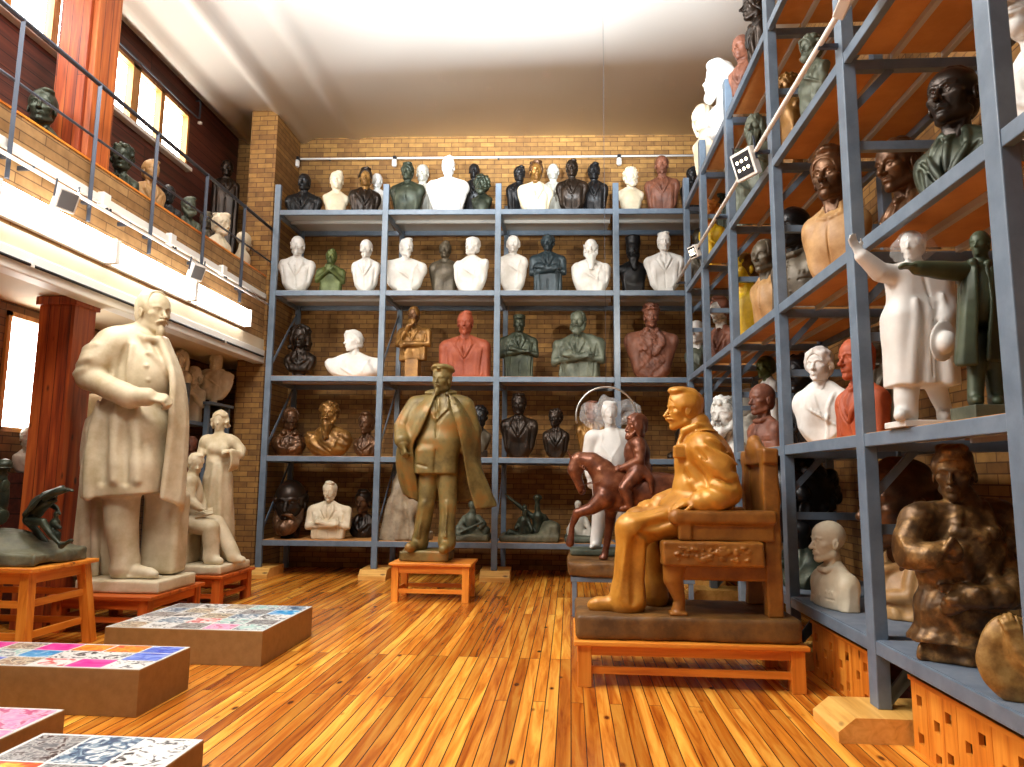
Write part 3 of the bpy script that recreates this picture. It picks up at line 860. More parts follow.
# ceiling with its long plaster coves over the gallery side
bm = bmesh.new(); xs = [-6.3 + i * .06 for i in range(60)] + [-2.7 + i * .6 for i in range(12)]
def cove(x):
    t = max(0.0, min(1.0, (-3.1 - x) / 2.2))
    return CZ - .13 * t * max(0, math.sin((x + 5.9) * 2 * PI / .93)) ** 2 - .02 * t
lo, hi = [], []
for x in xs:
    lo.append([bm.verts.new((x, y, cove(x))) for y in (-1.5, 12.9)]); hi.append([bm.verts.new((x, y, CZ + .15)) for y in (-1.5, 12.9)])
for i in range(len(xs) - 1):
    f = bm.faces.new((lo[i][0], lo[i][1], lo[i + 1][1], lo[i + 1][0])); f.smooth = True
    bm.faces.new((hi[i][0], hi[i + 1][0], hi[i + 1][1], hi[i][1]))
    for j in (0, 1): bm.faces.new((lo[i][j], lo[i + 1][j], hi[i + 1][j], hi[i][j]))
for i in (0, -1): bm.faces.new((lo[i][0], lo[i][1], hi[i][1], hi[i][0]))
mb = MB(); mb.bm.free(); mb.bm = bm
struct(mb.build('ceiling', CEILM))
WALL_OFF = 1.22
o = MB().box((-6.4, WALL_OFF, 0), (3.4, WALL_OFF + .2, CZ)).build('wall_back', BRICK_BACK); place(o, FB); struct(o)
o = MB().box((1.28, -1.2, 0), (1.48, 12.2, CZ)).build('wall_right', BRICK_SIDE); place(o, FS); struct(o)
# outer wall on the left: brick below the gallery, dark boards above it, both with window openings
def wall_with_holes(name, mat, x0, x1, y0, y1, z0, z1, holes):
    m = MB(); ys = sorted({y0, y1} | {h[0] for h in holes} | {h[1] for h in holes})
    for a, b in zip(ys, ys[1:]):
        hs = [h for h in holes if h[0] <= a and h[1] >= b]
        if not hs: m.box((x0, a, z0), (x1, b, z1))
        else:
            h = hs[0]; m.box((x0, a, z0), (x1, b, h[2])); m.box((x0, a, h[3]), (x1, b, z1))
    return struct(m.build(name, mat))
W1 = (7.62, 10.02, 6.20, 7.05); W2 = (5.55, 7.46, 6.32, 7.12); W3 = (6.9, 7.52, 1.93, 3.2)
wall_with_holes('wall_left', BRICK_DARK, XL - .2, XL, -1.5, 12.2, 0, 3.45, [W3])
wall_with_holes('wall_left_gallery', DARKWOOD, XL - .2, XL, -1.5, 12.2, 3.45, CZ, [W1, W2])
def window(n, w, bars, sill=True):
    y0, y1, z0, z1 = w
    f = MB(); t = .05
    f.box((XL - .12, y0, z0), (XL + .03, y0 + t, z1)); f.box((XL - .12, y1 - t, z0), (XL + .03, y1, z1))
    f.box((XL - .12, y0, z0), (XL + .03, y1, z0 + t)); f.box((XL - .12, y0, z1 - t), (XL + .03, y1, z1))
    for b, wd in bars: f.box((XL - .12, b - wd / 2, z0), (XL + .03, b + wd / 2, z1))
    fr = struct(f.build('window_%d' % n, FRAMEW))
    ys = [y0 + t] + [q for b, wd in bars for q in (b - wd / 2, b + wd / 2)] + [y1 - t]
    for a, b in zip(ys[::2], ys[1::2]):
        # panes with softly rounded upper corners
        r = min(.12, (b - a) * .3); zt = z1 - t
        MB().box((XL - .09, a - .005, z0 + t - .005), (XL - .07, b + .005, zt + .005)).build('pane', DAY, fr)
    if sill: MB().box((XL - .02, y0 - .05, z0 - .06), (XL + .10, y1 + .05, z0), .01).build('sill', WHITEP, fr)
window(1, W1, [(8.66, .16), (9.29, .09)]); window(2, W2, [(6.46, .09), (7.14, .10)]); window(3, W3, [], False)
# gallery: floor slab, parapet, ledge for the busts, pier
o = MB().box((XL, -1.5, 3.30), (XP + .02, 12.2, 3.62)).build('floor_gallery', SOFFIT); struct(o)
o = MB().box((XP - .14, -1.5, 3.24), (XP + .04, 10.8, 3.45), .012).build('trim_1', WHITEP); struct(o)
o = MB().box((XP - .14, -1.5, 3.45), (XP, 10.8, 4.64)).build('wall_parapet', BRICK_PARAPET); struct(o)
o = MB().box((XP - .16, -1.5, 4.64), (XP + .01, 10.8, 4.66)).build('trim_2', PINE_Y); struct(o)
o = MB().box((XL + .03, 4.6, 3.62), (XP - .30, 11.2, 4.40)).build('trim_3', DARKWOOD); struct(o)
o = MB().box((-5.24, 10.72, 0), (-4.80, 11.7, CZ)).build('wall_pier', BRICK_BACK); struct(o)
# the timber-clad column that stands below the gallery and goes on up through it
m = MB(); m.box((-5.40, 6.70, 0), (-5.02, 7.02, 3.24)); m.box((-5.43, 6.67, 3.20), (-4.99, 7.05, 3.29), .008)
o = m.build('trim_4', REDWOOD); struct(o)
o = MB().box((-5.42, 6.62, 3.62), (-5.09, 6.96, CZ)).build('trim_5', REDWOOD); struct(o)
o = MB().box((-5.09, 6.66, 3.62), (-5.02, 7.02, CZ), .005).build('trim_6', REDWOOD_Y); struct(o)

# railing on the parapet
t = thing('gallery_railing', 'dark steel railing along the brick gallery parapet on the left', 'railing', (XP + .082, 0, 4.0))
for y in (3.4, 4.4, 5.40, 6.43, 7.46, 8.60, 9.7): MB().beam((0, y, -.02), (0, y, 1.44), .035, .035).build('post', STEEL, t); MB().box((-.081, y - .02, .16), (.015, y + .02, .19)).build('bracket', STEEL, t)
MB().tube([(0, 3.0, 1.44), (0, 10.70, 1.41)], .024).build('top_rail', STEEL, t)
MB().tube([(-.01, 3.0, .85), (-.01, 10.70, .88)], .014).build('middle_rail', STEEL, t)

# fluorescent fittings, conduit and trunking on the parapet face
for i, y in enumerate((3.68, 5.26, 6.84, 8.42)):
    place_txt = ('at the left edge of the picture', 'left of the tall white statue\'s head', 'behind the tall white statue\'s head', 'nearest the back corner pier')[i]
    t = thing('fluorescent_light', 'long glowing white fluorescent light on the parapet, ' + place_txt, 'light', (XP, y, 3.66), 0, 'fluorescent lights along the gallery parapet')
    MB().box((.002, 0, .0), (.06, 1.56, .27), .01).build('housing', WHITEP, t)
    m = MB()
    m.box((.06, .01, .015), (.15, 1.55, .255), .035); m.build('diffuser', TUBE, t)
    for q in (0, 1.53): MB().box((.05, q, .005), (.155, q + .03, .265), .01).build('end_cap', WHITEP, t)
t = thing('lighting_pipe', 'thin white lighting pipe along the gallery parapet above the fluorescent lights', 'pipe', (XP + .135, 0, 4.15))
MB().tube([(0, 3.0, 0), (0, 10.66, 0)], .018).build('pipe', WHITEP, t)
for y in (4.3, 5.6, 7.0, 8.4, 9.8): MB().box((-.134, y - .012, -.012), (.015, y + .012, .028)).build('bracket', STEEL, t)
t = thing('cable_trunking', 'white square cable trunking along the brick parapet below the railing', 'trunking', (XP, 0, 4.30))
MB().box((.001, 3.0, -.04), (.05, 10.66, .04), .004).build('trunk', WHITEP, t)
for y in (4.75, 6.70, 7.95, 9.25):
    j = MB().box((.001, y - .06, -.06), (.075, y + .06, .08), .008).build('junction_box', WHITEP, t)
    MB().tube([(.05, y + .03, -.06), (.06, y + .05, -.10), (.05, y + .09, -.11), (.04, y + .11, -.05)], .012, 8).build('cable', IRON, j)
t = thing('wall_conduit', 'thin dark pipe along the white beam under the gallery', 'pipe', (XP + .055, 0, 3.34))
MB().tube([(0, 3.0, 0), (0, 10.66, 0)], .014).build('pipe', IRON, t)
for y in (4.0, 5.8, 7.6, 9.4): MB().box((-.02, y - .02, -.02), (.016, y + .02, .02)).build('clip', WHITEP, t)

GLASSG = plain('grey_lamp_glass', lin((112, 112, 112)), .25)
def floodlight(label, loc, aim, size=.17, group=None, lit=True):
    d = Vector(aim).normalized(); q = d.to_track_quat('-Y', 'Z').to_euler()
    t = thing('floodlight', label, 'floodlight', loc, 0, group); t.rotation_euler = q
    MB().box((-size / 2, -.02, -size / 2), (size / 2, .05, size / 2), .008).build('body', WHITEP, t)
    MB().box((-size * .4, -.024, -size * .4), (size * .4, -.018, size * .4)).build('glass', IRON if lit else GLASSG, t)
    for i in range(2 if lit else 0):
        for j in range(3):
            MB().lathe([(.016, -.003), (.016, .003)], (0, 0, 0), 10).build('lamp', LENS, t).matrix_local = Matrix.Translation((-size * .22 + j * size * .22, -.025, -size * .14 + i * size * .28)) @ Matrix.Rotation(PI / 2, 4, 'X')
    for s_ in (-1, 1): MB().beam((s_ * size * .53, .02, 0), (s_ * size * .53, .06, size * .8), .008, .02).build('bracket', STEEL, t)
    return t
G_FL = 'floodlights on the lighting pipes'
floodlight('small floodlight hanging from the parapet pipe in the upper left of the picture', (XP + .21, 5.95, 4.0), (1, -.35, -.45), .20, G_FL, False)
floodlight('small floodlight hanging from the parapet pipe above the tall white statue\'s head', (XP + .21, 8.28, 4.0), (1, -.35, -.45), .20, G_FL, False)

# lighting pipe on the back wall with its spotlights
t = thing('lighting_pipe', 'thin white lighting pipe on the brick back wall under the ceiling', 'pipe', (0, 0, 0)); place(t, FB)
MB().tube([(-4.93, WALL_OFF - .07, 7.42), (-4.93, WALL_OFF - .07, 7.06), (2.4, WALL_OFF - .07, 7.08)], .018).build('pipe', WHITEP, t)
for x in (-4.2, -1.2, 1.6): MB().box((x - .012, WALL_OFF - .08, 7.05), (x + .012, WALL_OFF - .0, 7.08)).build('bracket', STEEL, t)
for u, w in ((298, 'leftmost'), (395, 'middle'), (619, 'rightmost')):
    p = at_back(u, 157, 1.1)
    t = thing('spotlight', 'small spotlight on the back wall pipe, %s of three' % w, 'spotlight', (p.x, p.y - .02, 7.04), 0, 'spotlights on the back wall pipe')
    MB().box((-.03, -.03, -.05), (.03, .05, .03), .006).build('clamp', IRON, t)
    MB().lathe([(.035, -.16), (.045, -.14), (.045, -.05), (.02, -.03)], (0, -.01, 0), 14).build('lamp_head', WHITEP, t)

# ------------------------------------------------------------------ the racks
ROWS = [5.682, 4.371, 3.023, 1.796, .543]          # shelf heights, top to bottom
PX = [-4.647, -2.911, -1.127, .712]
TOPZ, FOOT = 6.10, .14
DB = 1.0
t = thing('back_rack', 'blue steel rack of five shelves along the whole brick back wall', 'rack', (0, 0, 0)); t.matrix_world = FB
for x in PX:
    MB().box((x - .046, 0, FOOT), (x + .046, .07, TOPZ), .006).build('post', BLUE, t)
    MB().box((x + .05, DB - .07, .02), (x + .13, DB, TOPZ), .006).build('rear_post', BLUE, t)
xs = PX + [2.70]
for r, z in enumerate(ROWS):
    for i in range(4):
        a, b = xs[i] + .046, xs[i + 1] - (.046 if i < 3 else 0)
        MB().box((a, .005, z - .085), (b, .055, z - .004), .005).build('front_beam', BLUE, t)
        MB().box((a + .09, DB - .06, z - .10), (b + .09, DB - .01, z - .022), .005).build('rear_beam', BLUE, t)
        MB().box((a, .02, z - .022), (b, DB - .02, z)).build('shelf_board', JOIST if r < 2 else HARDB, t)
        MB().box((a, .45, z - .07), (b, .50, z - .022)).build('joist', JOIST, t)
for x in PX:
    for z in ROWS: MB().beam((x + .02, .06, z - .07), (x + .08, DB - .04, z - .07), .05, .06).build('cross_bar', BLUE, t)
    for z0, z1 in ((.7, 1.7), (1.95, 2.95), (3.2, 4.2), (4.5, 5.5))[:{0: 3, 1: 3, 2: 1, 3: 4}[PX.index(x)]]:
        MB().beam((x + .02, .06, z0), (x + .08, DB - .05, z1), .012, .045).build('brace', BLUE, t)

PY = [1.45, 3.09, 4.65, 6.25, 7.89, 9.39, 10.64]
DS = 1.02
t = thing('side_rack', 'blue steel rack of five shelves along the right-hand wall', 'rack', (0, 0, 0)); t.matrix_world = FS
for i, y in enumerate(PY):
    MB().box((0, y, FOOT if i else .0), (.085, y + .12, TOPZ), .006).build('post', BLUE, t)
    MB().box((DS - .085, y, .02), (DS, y + .10, TOPZ), .006).build('rear_post', BLUE, t)
for r, z in enumerate(ROWS):
    for a, b in zip(PY, PY[1:]):
        a += .12
        MB().box((.005, a, z - .085), (.055, b, z - .004), .005).build('front_beam', BLUE, t)
        MB().box((DS - .06, a, z - .085), (DS - .01, b, z - .022), .005).build('rear_beam', BLUE, t)
        MB().box((.02, a, z - .022), (DS - .02, b, z)).build('shelf_board', HARDB if r < 4 else SHELFTOP, t)
        for x in (.33, .66): MB().box((x - .018, a, z - .06), (x + .018, b, z - .022)).build('joist', JOIST, t)
    for y in PY: MB().beam((.08, y + .06, z - .075), (DS - .08, y + .06, z - .075), .06, .07).build('cross_bar', BLUE, t)
for y in PY:
    for z in (1.20, 2.42, 3.72, 5.02): MB().beam((.08, y + .06, z), (DS - .08, y + .06, z), .05, .06).build('tie_bar', BLUE, t)
    for z in ROWS[1:4 if y < 4 else 5]: MB().beam((.06, y + .06, z - .40), (.34, y + .06, z - .10), .02, .05).build('brace', BLUE, t)
    if y > 4: MB().beam((.06, y + .06, .16), (.30, y + .06, .46), .02, .05).build('brace', BLUE, t)
for y in (3.09, 4.65, 6.25):
    for z in ROWS:
        for dz in (-.02, -.07):
            MB().lathe([(.011, 0), (.011, .012), (.006, .016)], (0, 0, 0), 10).build('bolt', JOIST, t).matrix_local = Matrix.Translation((.045, y, z + dz)) @ Matrix.Rotation(PI / 2, 4, 'X')
# curtain rail over the gallery window
t = thing('curtain_rail', 'thin rail with a white end knob above the gallery window', 'rail', (XL + .07, 9.2, 7.08))
MB().tube([(0, -1.5, 0), (0, .95, 0), (0, 1.02, .02), (0, 1.02, .26), (.0, .99, .30), (-.06, .98, .30)], .014, 8).build('rail', STEEL, t)
MB().lathe([(.012, 0), (.035, .012), (.035, .04), (.012, .055)], (0, 1.04, -.07), 14).build('knob', WHITEP, t)
# footing blocks
def footing(label, c, hx, hy, M, along):
    t = MB()
    t.prism([(-hy, 0), (hy, 0), (hy, .14), (-hy + .10, .14), (-hy, .06)], 0, -hx, hx)
    o = t.build('footing_block', PALEPINE); tag(o, label, 'wooden block', 'wooden blocks under the rack posts')
    o.matrix_world = M @ Matrix.Translation(c) @ Matrix.Rotation(along, 4, 'Z'); return o
footing('pale wooden block under the leftmost post of the back rack', (PX[0] + .02, .16, 0), .20, .34, FB, 0)
footing('pale wooden block under the back rack post left of the statue in a cap', (PX[1] + .02, .16, 0), .20, .34, FB, 0)
footing('pale wooden block under the back rack post right of the statue in a cap', (PX[2] + .02, .16, 0), .22, .34, FB, 0)
footing('pale wooden block under the back rack post behind the horse', (PX[3] + .02, .16, 0), .20, .34, FB, 0)
w = ['nearest the camera on the right', 'between the two slotted covers', 'beside the seated statue\'s plinth', 'behind the seated statue\'s chair', 'second from the back corner', 'in the back right corner']
for i, y in enumerate(PY[1:]):
    footing('pale wooden block under a side rack post, ' + w[i], (.06, y + .04, 0), .21, .19 if abs(y - 6.25) < .1 else .36, FS, -PI / 2)

# slotted wooden covers below the side rack
def cover(label, y0, y1):
    t = thing('radiator_cover', label, 'wooden cover', (0, 0, 0), 0, 'slotted wooden covers under the side rack'); t.matrix_world = FS
    H = .40; y = y0; i = 0
    while y < y1 - .01:
        w = min(.30, y1 - y); m = MB(); x0, x1 = .10, .125
        cols = [(0, .05, None), (.05, .11, (.05, .11, .25, .31)), (.11, .17, None), (.17, .23, (.01, .06, .17, .23)), (.23, w - .004, None)]
        for a, b, hs in cols:
            b = min(b, w - .004)
            if b <= a: continue
            if hs is None: m.box((x0, y + a, 0), (x1, y + b, H))
            else:
                z = 0
                for q in range(0, 4, 2):
                    if hs[q] > z: m.box((x0, y + a, z), (x1, y + b, hs[q]))
                    z = hs[q + 1]
                m.box((x0, y + a, z), (x1, y + b, H))
        m.build('slotted_board', PINE_Z, t); y += w; i += 1
    MB().box((.09, y0 - .01, H - .025), (.16, y1 + .01, H)).build('top_rail', PINE_Y, t)
    for q in (y0 + .02, y1 - .05): MB().box((.125, q, 0), (.155, q + .03, H - .02)).build('batten', PINE_Z, t)
    MB().box((.35, y0, 0), (.37, y1, H)).build('back_panel', DARKWOOD, t)
cover('slotted orange pine cover under the side rack, beside the seated statue', 4.98, 6.05)
cover('slotted orange pine cover under the side rack, nearest the camera', 3.37, 4.44)

# lighting pipe with floodlights along the side rack
t = thing('lighting_pipe', 'thin white lighting pipe along the front of the side rack', 'pipe', (0, 0, 0)); t.matrix_world = FS
MB().tube([(-.12, 1.6, 4.47), (-.12, 10.9, 4.47)], .02).build('pipe', WHITEP, t)
for y in PY: MB().box((-.13, y + .05, 4.44), (.01, y + .08, 4.47)).build('bracket', STEEL, t)
def on_side(x, y, z): return FS @ Vector((x, y, z))
floodlight('floodlight with six lit lamps on the side rack pipe', on_side(-.19, 6.45, 4.40), (-1, -.55, -.42), .26, G_FL)
floodlight('floodlight at the very top of the picture, on the side rack pipe', on_side(-.19, 4.02, 4.40), (-1, .1, .55), .26, G_FL)
floodlight('small floodlight on the side rack pipe near the back corner', on_side(-.17, 9.1, 4.42), (-1, -.5, -.42), .16, G_FL)

# ------------------------------------------------------------------ materials of the sculptures
PW = mottled('white_plaster', lin((204, 201, 193)), lin((226, 224, 219)), 4, rough=.55)
PC = mottled('cream_plaster', lin((206, 190, 158)), lin((228, 216, 190)), 4, rough=.55)
PG = mottled('grey_plaster', lin((170, 166, 152)), lin((196, 192, 180)), 5, rough=.6)
PV = mottled('stained_white_plaster', lin((90, 90, 80)), lin((214, 212, 204)), 7, rough=.55, c3=lin((236, 235, 230)))
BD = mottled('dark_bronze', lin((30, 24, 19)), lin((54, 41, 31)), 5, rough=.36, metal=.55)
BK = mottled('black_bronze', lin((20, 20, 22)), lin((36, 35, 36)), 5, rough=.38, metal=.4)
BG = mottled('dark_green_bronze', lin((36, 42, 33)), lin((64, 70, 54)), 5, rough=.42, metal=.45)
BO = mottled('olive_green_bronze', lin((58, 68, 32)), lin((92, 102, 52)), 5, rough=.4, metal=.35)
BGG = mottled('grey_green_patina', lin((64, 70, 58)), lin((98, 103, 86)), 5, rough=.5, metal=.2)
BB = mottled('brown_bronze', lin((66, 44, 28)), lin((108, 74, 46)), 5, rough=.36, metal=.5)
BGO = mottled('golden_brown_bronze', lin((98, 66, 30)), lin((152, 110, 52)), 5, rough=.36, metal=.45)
BGR = mottled('grey_brown_bronze', lin((70, 62, 50)), lin((104, 94, 76)), 5, rough=.45, metal=.3)
TC = mottled('terracotta', lin((130, 56, 32)), lin((154, 76, 46)), 5, rough=.6)
TCB = mottled('brown_terracotta', lin((94, 56, 42)), lin((132, 82, 60)), 6, rough=.55)
TEAL = mottled('dark_teal_bronze', lin((30, 41, 47)), lin((52, 66, 72)), 5, rough=.42, metal=.35)
TAN = mottled('tan_clay', lin((150, 110, 64)), lin((186, 146, 94)), 5, rough=.5)
YEL = mottled('bright_yellow_paint', lin((206, 166, 16)), lin((232, 196, 32)), 9, rough=.45)
ORA = mottled('orange_clay', lin((176, 96, 28)), lin((214, 140, 50)), 9, rough=.5)
RDK = mottled('deep_rust_red_clay', lin((150, 66, 32)), lin((178, 86, 48)), 5, rough=.6)

HAT_EXTRA = dict(flatcap=.10, beret=.11, peaked=.12, furhat=.24, tallhat=.31, helmet=.13, hood=.12, curly=.08, wild=.15, wig=.08, swept=.08, short=.06, long=.06, woman=.06, bun=.06, bob=.06)
def _dep(p): return (p - EYE).dot(CF) / FOCAL
G_ROW = ['sculptures on the top shelf of the back rack', 'sculptures on the second shelf of the back rack', 'sculptures on the middle shelf of the back rack',
         'sculptures on the fourth shelf of the back rack', 'sculptures on the bottom shelf of the back rack']
G_SIDE = ['sculptures on the top shelf of the side rack', 'sculptures on the second shelf of the side rack', 'sculptures on the middle shelf of the side rack',
          'sculptures on the fourth shelf of the side rack', 'sculptures on the bottom shelf of the side rack']
_seed = [0]
def _put(P, u, vt, hp, wpx, zb, mat, label, group, kw):
    """P(u, v) -> point; hp = height of the head in the photograph, wpx = width of the shoulders"""
    hr = kw.get('hr', 'short'); ex = HAT_EXTRA.get(hr, .0)
    pm = P(u, vt + hp * .5); m = _dep(pm); H = hp * m / (1 + ex)
    T = (P(u, vt).z - zb) / H - 1 - ex
    W = max(.42, wpx * .5 * m / H)
    T = max(.25, T)
    _seed[0] += 1
    kw.setdefault('seed', _seed[0])
    off = .14 * H
    yaw = kw.pop('yaw', 0.0)
    loc = (pm.x + off * math.sin(yaw), pm.y, zb + .001)
    kw.setdefault('res', int(min(72, max(30, hp * 1.25))))
    return bust('bust', label, group, loc, yaw, H, W, T, mat, **kw)
def bb(row, u, vt, hp, wpx, mat, label, off=.36, yaw=0.0, **kw):
    kw['yaw'] = KB + yaw
    return _put(lambda a, b: at_back(a, b, off), u, vt, hp, wpx, ROWS[row], mat, label, G_ROW[row], kw)
def sb(row, u, vt, hp, wpx, mat, label, off=.30, yaw=-1.1, **kw):
    kw['yaw'] = yaw
    return _put(lambda a, b: at_side(a, b, off), u, vt, hp, wpx, ROWS[row], mat, label, G_SIDE[row], kw)

# top shelf of the back rack
bb(0, 304, 174, 18, 38, BK, 'black bust of a short-haired man at the left end of the back rack\'s top shelf', hr='crop', kind='coat')
bb(0, 336, 171, 20, 27, PC, 'cream bust of a youth cut off at the collarbones, on the top shelf', hr='short', kind='neckline', fem=True, yaw=.25)
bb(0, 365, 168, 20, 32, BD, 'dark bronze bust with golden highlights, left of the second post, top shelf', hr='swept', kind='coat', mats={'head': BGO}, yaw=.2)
bb(0, 377, 174, 15, 22, PW, 'small white bust half hidden behind a dark bronze one, top shelf left', off=.72, hr='crop', kind='neckline')
bb(0, 407.5, 163, 18.5, 36, BG, 'dark green bust in an open shirt, left of the largest white bust, top shelf', hr='swept', kind='shirt', yaw=-.1)
bb(0, 422.5, 165, 18, 26, PG, 'grey-white bust standing behind the dark green one, top shelf', off=.74, hr='crop', kind='coat')
bb(0, 448, 157, 20, 43, PW, 'largest white bust on the top shelf, man in coat and tie', off=.28, hr='swept', kind='coat', yaw=.1)
bb(0, 474, 164, 15.5, 24, BK, 'small black bust behind the wild-bearded one on the top shelf', off=.74, hr='crop', kind='coat')
bb(0, 482, 174, 20, 22, BG, 'dark green bust with wild hair and beard, left of the third post', off=.26, hr='wild', br='full', kind='neckline', yaw=-.2)
bb(0, 519, 166, 17, 26, BK, 'black bust just right of the third post on the top shelf', off=.5, hr='short', kind='coat', yaw=.2)
bb(0, 535.5, 161, 21, 36, PC, 'bust with brown face and pale open coat on the top shelf', off=.26, hr='swept', kind='coat', mats={'head': BGO, 'hair': BB}, yaw=.15)
bb(0, 553, 164, 17, 25, PG, 'grey-white bust behind the brown-faced one on the top shelf', off=.74, hr='fringe', br='must', kind='coat')
bb(0, 572, 159.5, 18.5, 33, BD, 'dark grey bust with wide lapels on a small block, top shelf', off=.3, hr='short', kind='coat', socle='block', yaw=-.1)
bb(0, 594, 163, 18, 28, BK, 'black bust left of the fourth post on the top shelf', off=.45, hr='short', br='must', kind='coat', yaw=-.1)
bb(0, 630.5, 167, 20, 28, PC, 'cream bust of a bearded man right of the fourth post, top shelf', off=.26, hr='curly', br='full', kind='neckline', yaw=.1)
bb(0, 662, 156, 19.5, 35, TCB, 'red-brown bust of a moustached man, right end of the top shelf', off=.3, hr='crop', br='goatee', kind='coat', yaw=-.15)
bb(0, 692, 167, 16, 24, BK, 'dark bust in the corner of the two racks, top shelf', off=.35, hr='short', kind='coat')
# second shelf
bb(1, 297, 236, 20, 36, PW, 'white bust on a white foot at the left end of the second shelf', hr='fringe', br='goatee', kind='coat', socle='socle', yaw=.15)
bb(1, 331, 249, 16, 29, BO, 'small olive green bust with hands raised to the chest, second shelf', hr='short', kind='hands', yaw=.1)
bb(1, 366, 240, 18, 29, PW, 'white bust of a bald bearded man left of the second post, second shelf', hr='crop', br='goatee', kind='coat', socle='socle')
bb(1, 405, 237.5, 20, 45, PW, 'white bust with flowing open coat right of the second post, second shelf', off=.3, hr='short', br='goatee', kind='gown', yaw=.2, socle='block', turn=.3)
bb(1, 445, 241, 18, 32, BGR, 'grey-brown bust between two white ones on the second shelf', off=.66, hr='short', kind='shirt')
bb(1, 471, 237, 19, 37, PW, 'white bust of a leaning draped woman left of the third post', off=.28, hr='woman', kind='toga', fem=True, yaw=-.3, tilt=.25, turn=-.3)
bb(1, 513, 235.5, 18, 31, PW, 'white bust of a woman on a square foot, right of the third post', hr='bun', kind='gown', fem=True, socle='block')
bb(1, 548, 234, 18, 37, TEAL, 'dark teal bronze bust with folded arms on the second shelf', hr='curly', kind='arms', yaw=-.1)
bb(1, 591, 239, 20, 39, PW, 'white bust of a long-bearded old man in a toga, second shelf', hr='fringe', br='flowing', kind='toga', yaw=-.1)
bb(1, 633, 236, 25, 33, BK, 'black bust with tall hat and long beard on the second shelf', off=.6, hr='tallhat', br='flowing', kind='neckline')
bb(1, 664, 232, 20, 40, PW, 'white bust of a moustached man on a square foot, right end of second shelf', off=.3, hr='swept', br='must', kind='coat', socle='block', yaw=-.05)
bb(1, 700, 228, 20, 34, BGR, 'grey-brown bust in the corner of the two racks, second shelf', off=.66, hr='short', kind='coat', yaw=-.3)
# middle shelf
bb(2, 300, 324, 25, 32, BD, 'dark bronze bust in a curled wig at the left end of the middle shelf', hr='wig', kind='coat', socle='socle', yaw=.1)
bb(2, 355, 329, 23, 60, PW, 'low wide white bust of a woman looking left, middle shelf', off=.28, hr='bun', kind='gown', fem=True, turn=-.7, tilt=-.1)
bb(2, 414, 306, 18, 37, BGO, 'bronze thinker with a hand at the chin on an ochre pedestal', off=.3, hr='short', kind='chin', socle='block', sk=1.1, matb=BGO, mats={'head': BB}, yaw=-.15)
bb(2, 465, 311, 24, 52, TC, 'square-cut terracotta bust in jacket and tie on the middle shelf', off=.25, hr='short', br='goatee', kind='block')
bb(2, 519, 314, 19, 39, BG, 'dark green bust with a cap and folded arms on the middle shelf', off=.3, hr='peaked', kind='arms', yaw=.05)
bb(2, 579, 311, 22, 54, BGG, 'grey-green bust of a bearded man with crossed forearms, middle shelf', off=.3, hr='receding', br='full', kind='arms', yaw=-.3)
bb(2, 651, 302.5, 26, 55, TCB, 'brown bust in a fur hat and fur-collared coat on the middle shelf', off=.3, hr='furhat', br='must', kind='fur')
# fourth shelf
bb(3, 289, 408, 22, 34, BB, 'bronze bust with a lace collar at the left end of the fourth shelf', hr='receding', kind='fur', yaw=.3, turn=.2)
bb(3, 329, 400, 25, 48, BGO, 'brown bust with long wavy beard and broad low base, fourth shelf', off=.3, hr='curly', br='flowing', kind='toga')
bb(3, 367, 412, 22, 28, BB, 'bronze bust left of the second post on the fourth shelf', off=.28, hr='swept', kind='coat', yaw=-.35)
bb(3, 479, 405, 23, 26, BK, 'black-blue bust with grey chest beside the shoulder of the statue in a cap', off=.3, hr='curly', kind='neckline', mats={'chest': BGR}, socle='block', yaw=.1, matb=BD)
bb(3, 519, 393, 22, 38, BD, 'dark bronze bust in a double-breasted coat right of the third post', off=.3, hr='swept', br='must', kind='coat', yaw=-.1)
bb(3, 556, 408, 19, 27, BD, 'dark bronze curly-haired bust looking left on the fourth shelf', off=.3, hr='curly', kind='coat', yaw=-.1, turn=-.4)
bb(3, 591, 400, 20, 31, TCB, 'rust-brown bust behind the plastic-wrapped head on the fourth shelf', off=.3, hr='short', kind='coat', mats={'chest': BGO}, yaw=.1)
bb(3, 682, 428, 20, 30, BD, 'dark bust on the fourth shelf behind the seated statue\'s face', off=.4, hr='short', kind='coat')
# bottom shelf
bb(4, 289, 482, 46, 30, BD, 'very large dark bearded head at the left end of the bottom shelf', off=.3, hr='fringe', br='full', kind='neckline', mats={'beard': BB}, neck=.1, res=56, yaw=.1)
bb(4, 329.5, 481, 20, 45, PC, 'cream bust with folded arms on the bottom shelf of the back rack', off=.25, hr='swept', br='must', kind='arms')
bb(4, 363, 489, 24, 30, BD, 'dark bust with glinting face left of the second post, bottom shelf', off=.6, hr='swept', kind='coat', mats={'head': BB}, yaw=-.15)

# side rack, top shelf
sb(0, 706, 104, 29, 30, PC, 'cream white bust nearest the back corner on top of the side rack', off=.16, hr='long', kind='neckline', yaw=-.9)
sb(0, 724, 61, 38, 44, PW, 'large white bust in profile on top of the side rack', off=.14, hr='swept', br='full', kind='toga', yaw=-1.35)
sb(0, 744, 35, 26, 30, TCB, 'red-brown bust on top of the side rack, behind a post', off=.16, hr='crop', kind='coat', yaw=-.8)
sb(0, 758, -10, 31, 34, BD, 'dark bronze bust in sharp profile at the top edge of the picture', off=.12, hr='short', kind='coat', yaw=-1.5, nose=1.3)
